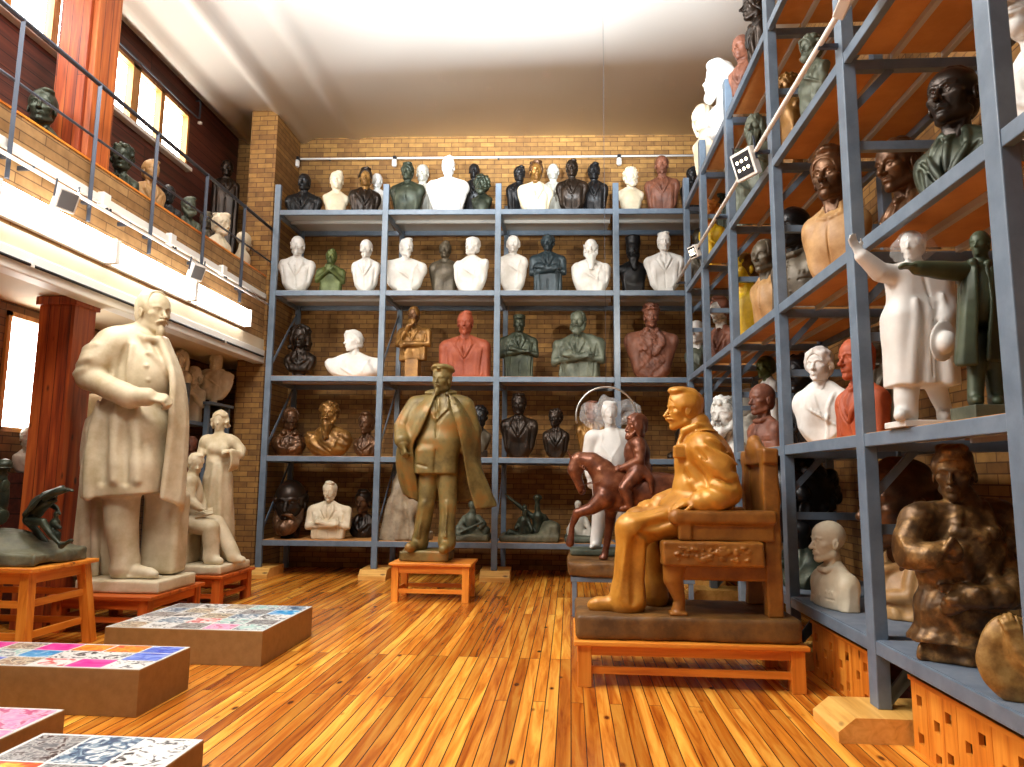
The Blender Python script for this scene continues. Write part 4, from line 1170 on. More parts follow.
# second shelf
sb(1, 813, 33, 28, 34, BGG, 'grey-green rough bust just behind the lighting pipe, second side shelf', off=.30, hr='wild', br='full', kind='toga', ripple=.02)
sb(1, 791, 72, 26, 28, BGO, 'golden bronze curly bust behind the lighting pipe, second side shelf', off=.30, hr='curly', br='goatee', kind='neckline')
sb(1, 757, 113, 26, 26, BGG, 'grey-green bust of a long-bearded man on the second side shelf', off=.10, hr='long', br='flowing', kind='gown', yaw=-.7)
sb(1, 740, 148, 22, 26, BGG, 'grey-green draped bust beside the six-lamp floodlight', off=.30, hr='hood', kind='toga', yaw=-.8, ripple=.02)
sb(1, 723, 184, 14, 16, BG, 'small dark green bust above the orange one, second side shelf', off=.5, hr='short', kind='coat')
sb(1, 712, 199, 24, 26, ORA, 'orange bust with yellow chest near the back corner, second side shelf', off=.22, hr='curly', kind='gown', mats={'chest': YEL}, yaw=-.8)
# middle shelf
sb(2, 958, 66, 62, 84, BD, 'large dark bronze head above a grey coat, nearest on the middle side shelf', off=.42, hr='crop', kind='coat', yaw=-1.0, mats={'chest': BG}, nod=-.08, age=.9, wide=1.1)
sb(2, 909, 137, 54, 60, BB, 'brown bronze head with close-cropped hair looking down, middle side shelf', off=.66, hr='crop', kind='coat', yaw=-1.2, nod=.15)
sb(2, 836, 148, 54, 66, TAN, 'bust with brown bronze face and tan chest behind a post, middle side shelf', off=.34, hr='swept', kind='shirt', yaw=-.8, mats={'head': BB, 'hair': BB})
sb(2, 797, 207, 42, 56, BK, 'black-headed bust with grey uniform and epaulette, middle side shelf', off=.36, hr='crop', kind='uniform', yaw=-.95, mats={'chest': BGR}, wide=1.1)
sb(2, 768, 240, 34, 36, TAN, 'tan bust with grey face beside the yellow one', off=.30, hr='receding', kind='shirt', yaw=-.9, mats={'head': BGR, 'hair': BGR})
sb(2, 747, 253, 34, 34, YEL, 'bright yellow painted bust with a brown ear', off=.26, hr='crop', kind='shirt', yaw=-1.1, ripple=.02, mats={'hair': BGO})
sb(2, 722, 296, 28, 30, PV, 'stained grey bust with rusty hair between two posts, middle side shelf', off=.30, hr='swept', kind='coat', yaw=-.8, mats={'hair': TCB, 'chest': TCB})
sb(2, 698, 320, 24, 26, PW, 'white bust in the far corner of the middle side shelf', off=.26, hr='fringe', kind='gown', yaw=-.5, mats={'chest': BGG})
sb(2, 1046, -60, 100, 92, PW, 'white bust at the upper right edge of the picture', off=.45, hr='swept', kind='gown', yaw=-1.2)
# fourth shelf
sb(3, 822, 346, 36, 60, PW, 'white bust of a woman with short wavy hair, fourth side shelf', off=.24, hr='woman', kind='gown', fem=True, yaw=-.75)
sb(3, 861, 338, 42, 62, RDK, 'rust red bust half hidden by a post beside the white woman', off=.26, hr='crop', kind='block', yaw=-1.25)
sb(3, 803, 353, 40, 44, BK, 'black curly-haired bust behind the white woman', off=.58, hr='curly', kind='coat', yaw=-.9)
sb(3, 768, 356, 22, 28, BO, 'olive bust with white chest behind the brown uniformed one', off=.58, hr='crop', kind='coat', yaw=-1.2, mats={'chest': PW})
sb(3, 765, 384, 31, 44, TCB, 'brown terracotta bust in uniform looking left, above the chair back', off=.22, hr='crop', kind='uniform', yaw=-1.15, wide=1.05)
sb(3, 727, 395, 38, 36, PV, 'white bust with dark stains right behind the seated statue\'s head', off=.10, hr='curly', br='full', kind='gown', yaw=-.7)
sb(3, 747, 388, 34, 34, PG, 'pale grey bust with its back turned, behind the stained one', off=.62, hr='short', kind='coat', yaw=1.4)
sb(3, 879, 326, 34, 40, BGR, 'grey bust at the back, between the rust red bust and the white statue', off=.74, hr='short', br='must', kind='coat', yaw=-.8)
# bottom shelf
sb(4, 802, 455, 88, 80, BK, 'giant dark head in profile whose ear shows beside the chair', off=.375, hr='curly', kind='block', yaw=-1.45, res=60, mats={'chest': BG})
sb(4, 833, 521, 40, 70, PC, 'pale plaster bust of a bald officer looking left, bottom side shelf', off=.20, hr='', kind='uniform', yaw=-1.4)
sb(4, 908, 459, 88, 76, BB, 'giant brown bronze head with stippled hair behind the half figure', off=.62, hr='crop', kind='block', yaw=-1.35, res=64, mats={'chest': TAN}, wide=1.05)

# below the gallery and on it
def gb(u, vt, hp, wpx, x, zb, mat, label, yaw=.5, group='busts on the gallery ledge', **kw):
    kw['yaw'] = yaw
    return _put(lambda a, b: atx(a, b, x), u, vt, hp, wpx, zb, mat, label, group, kw)
ZG = 4.401
gb(40, 88, 38, 44, -5.32, ZG, BG, 'dark bust on the gallery left of the timber column', hr='short', kind='coat')
gb(120, 142, 30, 34, -5.32, ZG, BG, 'dark green bust on the gallery right of the timber column', hr='curly', kind='coat')
gb(149, 159, 23, 34, -5.28, ZG, TAN, 'tan bust on the gallery between two dark ones', hr='short', kind='coat', yaw=1.0)
gb(167, 185, 19, 26, -5.30, ZG, BK, 'black bust on the gallery right of the tan one', hr='crop', kind='coat')
gb(187, 196, 20, 26, -5.30, ZG, BGG, 'grey-green bearded bust on the gallery behind a railing post', hr='short', br='full', kind='coat', yaw=.9)
gb(226, 160, 17, 26, -5.64, ZG, BD, 'tall dark bust standing in the far corner of the gallery', hr='crop', kind='block')
gb(205, 211, 18, 22, -5.42, ZG, BGR, 'grey-brown bust behind the cream profile on the gallery', hr='short', kind='coat')
gb(219, 213, 23, 28, -5.16, ZG, PC, 'cream bust in profile looking right on the gallery', hr='swept', kind='coat', yaw=1.3)
gb(243, 232, 18, 18, -5.16, ZG, PC, 'cream bald bust seen from behind at the gallery end', hr='', kind='coat', yaw=2.6)

t = thing('low_rack', 'small blue-grey rack of plaster busts below the gallery', 'rack', (0, 0, 0))
for x in (-5.86, -5.39):
    for y in (9.55, 10.25): MB().box((x - .03, y, 0), (x + .03, y + .05, (2.78 if y < 10 else 2.26) if x > -5.5 else 3.0)).build('post', BLUE, t)
for z in (.6, 1.45, 2.26):
    MB().box((-5.86, 9.56, z - .05), (-5.36, 10.29, z)).build('shelf', BLUE, t)
t = thing('wall_bracket', 'dark shelf beside the pier carrying a draped cream bust', 'shelf', (0, 0, 0))
MB().box((-5.35, 9.95, 2.52), (-5.22, 10.65, 2.56)).build('board', BLUE, t)
MB().box((-5.34, 10.60, 0), (-5.28, 10.66, 2.52)).build('leg', BLUE, t); MB().box((-5.34, 9.98, 0), (-5.28, 10.04, 2.52)).build('leg', BLUE, t)
G_LOW = 'plaster busts below the gallery'
def lb(u, vt, hp, wpx, y, zb, mat, label, yaw=.3, **kw):
    kw['yaw'] = yaw
    return _put(lambda a, b: at(a, b, y), u, vt, hp, wpx, zb, mat, label, G_LOW, kw)
lb(180, 350, 19, 22, 9.66, 2.261, PC, 'cream bust partly behind the tall white statue\'s chest', hr='long', kind='gown', fem=True)
lb(193, 366, 19, 24, 10.02, 2.261, PC, 'cream bust of a curly-haired woman on the low rack', hr='bob', kind='hands', fem=True)
lb(215, 352, 16, 36, 10.3, 2.561, PC, 'cream draped bust beside the brick pier below the gallery', hr='hood', kind='toga', socle='socle')
lb(191, 436, 15, 20, 9.8, 1.451, TCB, 'brown bust low on the small rack behind the plaster pair', hr='short', kind='coat')

# ------------------------------------------------------------------ free-standing sculptures, posed point by point
WSTAT = mottled('aged_white_plaster', lin((178, 160, 124)), lin((214, 200, 170)), 2.6, rough=.5, bump=.08, bscale=40)
CAPM = mottled('olive_gold_bronze', lin((84, 70, 36)), lin((126, 108, 60)), 3.5, rough=.42, metal=.2, c3=lin((150, 100, 40)))
OCHRE = mottled('ochre_painted_plaster', lin((150, 94, 22)), lin((190, 130, 44)), 3, rough=.38, metal=.15, c3=lin((204, 150, 62)))
CHAIRM = mottled('brown_ochre_plaster', lin((122, 74, 22)), lin((164, 106, 38)), 4, rough=.42, metal=.1)
SLABM = mottled('brown_slab', lin((84, 56, 24)), lin((126, 86, 36)), 5, rough=.55, bump=.3, bscale=30)
HORSEM = mottled('red_brown_bronze', lin((76, 40, 26)), lin((116, 66, 42)), 6, rough=.32, metal=.35, c3=lin((150, 98, 68)))
GOLDBRZ = mottled('worn_brown_bronze', lin((62, 44, 26)), lin((100, 72, 40)), 9, rough=.42, metal=.45, c3=lin((168, 128, 74)))
ROCKM = mottled('grey_green_rock', lin((66, 66, 50)), lin((104, 102, 78)), 5, rough=.6, bump=.4, bscale=26)
GREENM = mottled('dark_green_statue_paint', lin((44, 52, 38)), lin((72, 82, 58)), 4, rough=.45, metal=.2)
WHITEST = mottled('white_statue_plaster', lin((208, 205, 198)), lin((224, 222, 216)), 3, rough=.5)
DRAPEM = mottled('grey_beige_clay', lin((120, 104, 82)), lin((160, 144, 118)), 6, rough=.5)
FILM, _nt, _b = new_mat('clear_plastic_film')
_b.inputs['Base Color'].default_value = (.95, .96, .95, 1); _b.inputs['Roughness'].default_value = .12
_b.inputs['Transmission Weight'].default_value = .0; _b.inputs['Alpha'].default_value = .17
_b.inputs['Specular IOR Level'].default_value = .9

class Fig:
    """a posed figure: P(u, v, y) takes a point of the photograph at depth y"""
    def __init__(s, y, ref=(512, 400)):
        s.y = y; s.m = _dep(at(ref[0], ref[1], y))
    def __call__(s, u, v, dy=0.0):
        p = at(u, v, s.y + dy); return np.array((p.x, p.y, p.z))
def bounds(pts, pad):
    a = np.array(pts); return a.min(0) - pad, a.max(0) + pad
def add_head(c, chin, H, yaw, pitch=0.0, roll=0.0, **kw):
    """sculpt a head into the running clay; returns the frame for hair and beard"""
    R = rotm(yaw, pitch, roll); t = np.array(chin, float) - R @ np.array((0, -.10, 0)) * H
    c.frame(t, R, H); face(c, **kw); c.frame(); return t, R, H
def part_head(name, fn, kind, fr, h, mat, parent, org, seed=0):
    t, R, H = fr
    cen = t + R @ np.array((0, .05, .5)) * H
    s = Clay(cen - 1.35 * H, cen + 1.15 * H, h); s.frame(t, R, H); fn(s, kind, seed); return s.build(name, mat, parent, org)
def lift_to(fig_z, *a): pass

def wooden_table(label, x0, x1, y0, y1, z, leg=.085, rail=.09, low=None, rz=0.0, c=None, mat=None, over=.03, shelf_z=.10, splay=0.0, side='x'):
    """a low pine stand: top, four legs, aprons and stretchers"""
    cx, cy = (x0 + x1) / 2, (y0 + y1) / 2; a, b = (x1 - x0) / 2, (y1 - y0) / 2
    t = thing('wooden_stand', label, 'stand', (cx, cy, 0), rz, 'low pine stands under the statues')
    MX, MY, MZ = mat or (PINE_X, PINE_Y, PINE_Z)
    MB().box((-a - over, -b - over, z - .035), (a + over, b + over, z), .008).build('top', MX, t)
    for sx in (-1, 1):
        for sy in (-1, 1):
            px, py = sx * (a - leg / 2), sy * (b - leg / 2)
            MB().beam((px + sx * splay, py + sy * splay, 0), (px, py, z - .035), leg, leg, up=(0, 1, 0), bev=.005).build('leg', MZ, t)
    for sy in (-1, 1):
        MB().box((-a + leg, sy * (b - .03) - .014, z - .035 - rail), (a - leg, sy * (b - .03) + .014, z - .035)).build('apron', MX, t)
        MB().box((-a + leg, sy * (b - .04) - .014, shelf_z), (a - leg, sy * (b - .04) + .014, shelf_z + .05)).build('stretcher', MX, t)
    for sx in (-1, 1):
        MB().box((sx * (a - .03) - .014, -b + leg, z - .035 - rail), (sx * (a - .03) + .014, b - leg, z - .035)).build('apron', MY, t)
        MB().box((sx * (a - .04) - .014, -b + leg, shelf_z), (sx * (a - .04) + .014, b - leg, shelf_z + .05)).build('stretcher', MY, t)
    return t
RED_W = (wood_mat('red_stained_pine_x', lin((186, 84, 24)), lin((208, 112, 44)), lin((136, 50, 12)), along=0, rough=.4),
         wood_mat('red_stained_pine_y', lin((186, 84, 24)), lin((208, 112, 44)), lin((136, 50, 12)), along=1, rough=.4),
         wood_mat('red_stained_pine_z', lin((186, 84, 24)), lin((208, 112, 44)), lin((136, 50, 12)), along=2, rough=.4))
def rough_block(name, mat, parent, lo, hi, h, amp=.012, seed=0, rnd=.02, freq=7):
    s = Clay(lo, hi, h); c = [(a + b) / 2 for a, b in zip(lo, hi)]; half = [(b - a) / 2 for a, b in zip(lo, hi)]
    s.box(c, half, rnd, 0); s.ripple(amp, freq, seed); s.keep(lambda x, y, z: np.maximum(lo[2] - z, z - hi[2])); return s.build(name, mat, parent)

# ---- the man in a flat cap, on his stand before the back rack
wooden_table('pine stand under the bronze statue in a flat cap', -2.17, -1.22, 8.72, 9.30, .46)
def cap_man():
    f = Fig(9.02, (440, 450)); m = f.m
    org = (-1.76, 9.02, .461)
    t = thing('statue', 'bronze statue of a standing man in flat cap and open overcoat', 'statue', org, 0, 'large statues on the floor stands')
    o = np.array(org)
    rough_block('plinth', CAPM, t, (-.36, -.19, 0), (.27, .26, .135), .014, .008, 3)
    h = .0135; hp = 27 * m
    lo, hi = bounds([f(388, 364), f(486, 552)], .10); lo[1] -= .45; hi[1] += .45
    c = Clay(lo, hi, h)
    # jacket and trunk
    c.ell(f(441, 425, 0), (25 * m, 15 * m, 33 * m), .05); c.cap(f(424, 404, .02), f(459, 404, .02), 9.5 * m, 9.5 * m, .06)
    c.ell(f(439, 440, -.01), (22 * m, 14 * m, 24 * m), .05)
    c.box(f(438, 456, -.01), (20 * m, 14 * m, 24 * m), 10 * m, .08); c.box(f(427, 462, -.08), (11 * m, 11 * m, 16 * m), 6 * m, .05)
    c.keep(lambda x, y, z: np.where(z < f(440, 474)[2], f(440, 473)[2] - z, -1))
    c.draw([(f(419, 464)[0], f(419, 464)[2]), (f(430, 467)[0], f(430, 467)[2])], .012, k=.01, mode='s')
    # legs
    for hip, kn, an, dy in ((f(430, 462), f(426, 506, -.05), f(420, 541, -.02), 0), (f(447, 462), f(448, 506, -.06), f(447, 541, -.12), 0)):
        c.cap(hip, kn, 10.5 * m, 8.2 * m, .03); c.cap(kn, an, 8.4 * m, 7.6 * m, .03)
        c.cap(an + (0, 0, .03), an + (0, 0, -.02), 8.4 * m, 8.6 * m, .02)
        c.cap(kn + (0, -.10, .05), an + (0, -.12, .06), .012, .014, .03)
    zf = .461 + .135
    for (u, v, dx, dy0) in ((418, 544, -.05, -.17), (447, 544, .0, -.22)):
        a = f(u, v, -.02 if u < 430 else -.12); a[2] = zf + .055
        b = a + (dx, dy0, -.012); c.cap(a, b, .075, .058, .03); c.cap(b, b + (dx * .3, -.05, 0), .058, .05, .02)
        c.keep(lambda x, y, z: zf - .01 - z)
    # lapels, waistcoat, shirt and tie
    def dr(pts, r, **k):
        q = [f(u, v) for u, v in pts]; c.draw([(p[0], p[2]) for p in q], r, **k)
    dr([(436, 396), (440, 412), (438, 470)], .014, k=.02, mode='s')
    dr([(434, 396), (433, 412), (438, 421)], .022, k=.02); dr([(449, 397), (450, 410), (439, 422)], .022, k=.02)
    dr([(439, 421), (438, 470)], .012, k=.02); dr([(440, 398), (441, 412)], .02, k=.015); dr([(450, 412), (440, 423)], .012, k=.01, mode='s')
    dr([(439, 445), (448, 470)], .012, k=.015)
    # arms
    c.path([f(416, 405, .03), f(402, 427, -.04), f(403, 444, -.24)], [9.5 * m, 8.2 * m, 6.0 * m], .04)
    c.path([f(465, 406, .03), f(473, 430, .08), f(467, 450, .02)], [9.5 * m, 8.2 * m, 6.5 * m], .04)
    hand(c, f(402, 446, -.27), (.35, -.2, -.9), (-.6, -.8, 0), hp * .72, 1.0, 1, k=.01)
    c.cap(f(441, 401, .0), f(441, 389, -.02), 6.3 * m, 6 * m, .03)
    c.ripple(.005, (7, 7, 4), 5)
    fr = add_head(c, f(439.5, 393, -.08), hp, -.30, -.06, ear=True, neck=.2)
    c.build('figure', CAPM, t, o)
    part_head('cap', hair, 'flatcap', fr, h, CAPM, t, o, 2); part_head('moustache', beard, 'goatee', fr, h * .8, CAPM, t, o, 2)
    # the overcoat blowing open
    lo, hi = bounds([f(384, 388), f(502, 512)], .06); lo[1] -= .4; hi[1] += .55
    c = Clay(lo, hi, h); r = .016
    L = [[f(435, 395, -.12), f(425, 398, -.06), f(416, 406, .08), f(426, 400, .22)],
         [f(428, 412, -.22), f(420, 411, -.20), f(409, 416, .02), f(414, 415, .26)],
         [f(420, 430, -.24), f(411, 432, -.20), f(401, 436, .02), f(404, 440, .28)],
         [f(412, 446, -.20), f(404, 452, -.16), f(397, 456, .04), f(402, 462, .30)],
         [f(414, 470, -.12), f(405, 472, -.12), f(399, 476, .06), f(404, 482, .30)],
         [f(418, 500, .02), f(411, 496, -.02), f(404, 493, .10), f(410, 497, .30)]]
    c.sheet(L, r, .03)
    Rr = [[f(449, 395, -.12), f(456, 398, -.10), f(465, 406, .06), f(456, 400, .22)],
          [f(453, 412, -.22), f(462, 412, -.20), f(472, 419, .06), f(466, 416, .28)],
          [f(459, 432, -.20), f(467, 434, -.16), f(480, 438, .10), f(474, 438, .32)],
          [f(464, 455, -.14), f(474, 456, .0), f(480, 460, .18), f(476, 462, .36)],
          [f(468, 480, -.08), f(486, 482, .08), f(484, 484, .26), f(478, 486, .40)],
          [f(476, 508, -.02), f(496, 506, .14), f(490, 500, .30), f(478, 500, .44)]]
    c.sheet(Rr, r, .03)
    c.sheet([[f(426, 399, .22), f(440, 398, .26), f(456, 399, .22)], [f(402, 440, .28), f(440, 440, .34), f(474, 438, .32)], [f(410, 497, .30), f(444, 500, .40), f(478, 500, .44)]], r, .03)
    c.path([f(436, 393, -.10), f(427, 393, .04), f(440, 390, .12), f(455, 393, .04), f(447, 394, -.11)], .035, .03)
    c.path([f(419, 406, .03), f(402, 427, -.03), f(402, 440, -.22)], [9.5 * m, 8.6 * m, 7.6 * m], .04)
    c.path([f(462, 407, .05), f(474, 430, .10), f(470, 449, .05)], [9.5 * m, 8.6 * m, 7.4 * m], .04)
    c.ripple(.006, (5, 5, 2.2), 9)
    c.build('overcoat', CAPM, t, o)
cap_man()

# ---- the seated man in an armchair
wooden_table('long low pine stand under the seated ochre statue', .05, 1.66, 5.42, 6.24, .327, leg=.10, rail=.07, shelf_z=.09)
def seated_man():
    org = (.86, 5.83, .328); o = np.array(org)
    t = thing('statue', 'ochre statue of a man seated in an armchair facing left', 'statue', org, 0, 'large statues on the floor stands')
    rough_block('plinth', SLABM, t, (-.82, -.39, 0), (.80, .42, .175), .014, .006, 8, .03, 9)
    f = Fig(5.83, (680, 500)); m = f.m; H = 40 * m; h = .0088
    zt = .328 + .175
    lo, hi = bounds([f(586, 384), f(748, 618)], .05); lo[1] -= .48; hi[1] += .48
    c = Clay(lo, hi, h)
    # trunk: belly, chest, back, shoulders
    c.ell(f(706, 470, 0), (31 * m, .21, 40 * m), .06); c.ell(f(704, 495, 0), (30 * m, .22, 24 * m), .06)
    c.ell(f(697, 455, 0), (22 * m, .19, 26 * m), .06); c.cap(f(704, 446, -.19), f(704, 446, .19), 16 * m, 16 * m, .08)
    c.ell(f(694, 488, 0), (19 * m, .18, 22 * m), .05)
    c.cap(f(692, 442, 0), f(698, 424, 0), 14 * m, 12 * m, .05)
    # legs: near one in front, far one behind; wide trousers over the shoes
    for dy, hip, kn, an, toe in ((-.17, f(710, 512), f(630, 528), f(626, 588), (596, 607)), (.16, f(712, 512), f(640, 526), f(654, 590), (634, 604))):
        D = np.array((0, dy, 0)); kn = kn + D * 1.15; an = an + D; hip = hip + D * .8
        an[2] = max(an[2], zt + .10)
        c.cap(hip, kn, 19 * m, 15.5 * m, .06); c.cap(kn, an, 15.5 * m, 15 * m, .05); c.cap(an, an + (-.0, 0, -.06), 15.5 * m, 17 * m, .04)
        tp = f(toe[0], toe[1]) + D; tp[2] = zt + .040
        hl = an.copy(); hl[2] = zt + .055
        c.cap(hl, tp, .068, .050, .03); c.cap(tp, tp + (-.03, 0, -.005), .05, .042, .02)
    c.keep(lambda x, y, z: zt - .004 - z)
    # jacket skirt over the lap
    c.ell(f(690, 505, 0), (30 * m, .25, 13 * m), .05)
    # near arm: sleeve to elbow to armrest
    sh, el, wr = f(708, 450, -.24), f(727, 491, -.28), f(700, 503, -.30)
    c.path([sh, f(720, 467, -.28), el], [15.5 * m, 15 * m, 13 * m], .05); c.path([el, f(716, 500, -.31), wr], [13 * m, 11.5 * m, 9.5 * m], .04)
    c.cap(wr + (.03, 0, 0), wr, 10.5 * m, 10.5 * m, .01)
    hand(c, wr + (-.02, 0, .012), (-1, .02, -.10), (.0, -.45, 1), H * .78, .42, -1, k=.010)
    # far arm to the knee
    sh2, el2, wr2 = f(700, 450, .24), f(690, 496, .30), f(660, 503, .20)
    c.path([sh2, el2], [15 * m, 12.5 * m], .05); c.path([el2, wr2], [12 * m, 9 * m], .04)
    hand(c, wr2, (-1, -.15, -.12), (0, -.35, 1), H * .78, .5, 1, k=.010)
    # folds in the sleeve and the chest
    c.folds_begin()
    for a, b, r, md in (((702, 440), (730, 456), .022, 'u'), ((698, 447), (728, 466), .020, 'u'), ((700, 444), (730, 461), .014, 's'), ((694, 458), (712, 474), .018, 'u'), ((706, 478), (722, 484), .016, 's'), ((704, 484), (720, 490), .016, 'u'),
                        ((684, 466), (702, 490), .018, 'u'), ((682, 474), (696, 494), .014, 's'), ((686, 482), (704, 498), .016, 'u'), ((722, 470), (736, 466), .016, 's'), ((716, 478), (734, 476), .016, 'u'), ((690, 452), (704, 468), .014, 's')):
        c.fold(f(*a), f(*b), r, .035, md)
    for a, b, r, md in (((632, 520), (660, 512), .018, 'u'), ((640, 526), (668, 518), .014, 's'), ((624, 532), (618, 590), .022, 'u'), ((632, 534), (630, 596), .018, 's'), ((640, 534), (638, 596), .022, 'u'), ((636, 530), (654, 538), .016, 's')):
        c.fold(f(*a), f(*b), r, .035, md)
    c.folds_end()
    c.ripple(.010, (6, 6, 5), 21, lambda x, y, z: (z < f(690, 432)[2]) * 1.0)
    # collar and breast pocket
    c.path([f(684, 431, -.10), f(696, 426, -.13), f(708, 428, -.06), f(710, 428, .08)], .030, .02)
    c.path([f(684, 431, -.10), f(678, 446, -.11), f(690, 444, -.17)], .018, .015)
    c.box(f(679, 452, -.14), (.045, .04, .05), .012, .015)
    fr = add_head(c, f(679.5, 429.5, 0), H, -PI / 2 + .16, .02, neck=.3, nose=1.15, wide=1.04)
    c.build('figure', OCHRE, t, o)
    part_head('hair', hair, 'swept', fr, h, OCHRE, t, o, 4); part_head('moustache', beard, 'must', fr, h * .8, OCHRE, t, o, 4)
    # the armchair
    ch = 'chair'
    def P(u, v, y): q = at(u, v, y); return Vector((q.x, q.y, q.z)) - Vector(org)
    yn, yf = 5.50, 6.16
    b = MB()
    x0, x1 = P(744, 480, 5.55).x, P(779, 480, 5.47).x
    zb0, zb1 = P(760, 522, 5.5).z, P(760, 455, 5.5).z
    cb = Clay((x0 - .05, yn - org[1] - .03, .17), (x1 + .05, yf - org[1] + .03, zb1 + .18), h)
    for y in (yn, yf): cb.box(((x1 - .05), y - org[1] + (.05 if y == yn else -.05), (zb1 + .18) / 2), (.062, .055, (zb1 - .16) / 2 + .01), .015, .01)
    cb.box((x1 - .04, 0, (zb0 + zb1) / 2 + .0), (.025, .30, (zb1 - zb0) / 2 + .04), .01, .01)
    cb.box((x1 - .05, 0, zb1 - .01), (.06, .36, .06), .02, .01)
    cb.ell((x1 - .08, 0, zb1 + .06), (.06, .16, .075), .05); cb.ell((x1 - .08, 0, zb1 + .12), .05, .03)
    cb.box((x1 - .05, 0, zb0 - .06), (.05, .32, .05), .01, .01)
    cb.ripple(.004, 9, 2); cb.keep(lambda x, y, z: .174 - z); cb.build('chair_back', CHAIRM, t)
    zA, zS0, zS1 = P(715, 517, yn).z, P(715, 566, yn).z, P(715, 541, yn).z
    xa, xb = P(672, 517, yn).x, x1 - .02
    for y, s_ in ((yn, 1), (yf, -1)):
        yy = y - org[1]
        ca = Clay((xa - .05, yy - .09, .17), (xb + .05, yy + .09, zA + .07), h)
        ca.box(((xa + xb) / 2, yy, zA), ((xb - xa) / 2, .06, .052), .03, .01); ca.ell((xa + .03, yy, zA - .005), (.06, .066, .06), .02)
        ca.box(((xa + xb) / 2 + .06, yy, (zA + zS1) / 2), ((xb - xa) / 2 - .08, .025, (zA - zS1) / 2), .01, .01)
        ca.box((xa + .09, yy, (zA + zS1) / 2), (.05, .045, (zA - zS1) / 2), .015, .02)
        ca.ripple(.003, 9, 2); ca.build('armrest', CHAIRM, t)
    xs0, xs1 = P(661, 555, yn).x, P(762, 555, yn).x
    for y, s_ in ((yn, 1), (yf, -1)):
        yy = y - org[1]
        cs = Clay((xs0 - .03, yy - .12, zS0 - .02), (xs1 + .03, yy + .12, zS1 + .02), .0075)
        cs.box(((xs0 + xs1) / 2, yy - .01 * s_, (zS0 + zS1) / 2), ((xs1 - xs0) / 2, .085, (zS1 - zS0) / 2), .02, .01)
        if s_ > 0:
            rng = np.random.RandomState(5)
            for i in range(60): cs.ell((rng.uniform(xs0 + .10, xs1 - .10), yy - .095, rng.uniform(zS0 + .04, zS1 - .04)), (rng.uniform(.01, .025), .012, rng.uniform(.006, .014)), .006)
        cs.ripple(.004, 20, 4); cs.build('side_panel', CHAIRM, t)
    cs = Clay((xs0 + .02, -.36, zS0 - .14), (x1, .36, zS0 + .12), .012)
    cs.box(((xs0 + x1) / 2 + .03, 0, zS0 + .02), ((x1 - xs0) / 2 - .06, .31, .09), .02, .0); cs.box(((xs0 + x1) / 2 + .02, -.29, zS0 - .05), ((x1 - xs0) / 2 - .05, .03, .06), .01, .01); cs.box(((xs0 + x1) / 2 + .02, .29, zS0 - .05), ((x1 - xs0) / 2 - .05, .03, .06), .01, .01)
    cs.build('seat', CHAIRM, t)
    for y in (yn, yf):
        yy = y - org[1]; s_ = 1 if y == yn else -1
        cl = Clay((xs0 - .02, yy - .12, .17), (xs0 + .26, yy + .12, zS0 + .05), h)
        cl.path([(xs0 + .10, yy + .03 * s_, zS0), (xs0 + .09, yy + .03 * s_, zS0 - .10), (xs0 + .135, yy + .03 * s_, .28), (xs0 + .12, yy + .03 * s_, .20)], [.085, .075, .042, .05], .03)
        cl.box((xs0 + .12, yy + .03 * s_, .185), (.065, .06, .018), .01, .01); cl.keep(lambda x, y, z: .174 - z)
        cl.build('front_leg', CHAIRM, t)
seated_man()

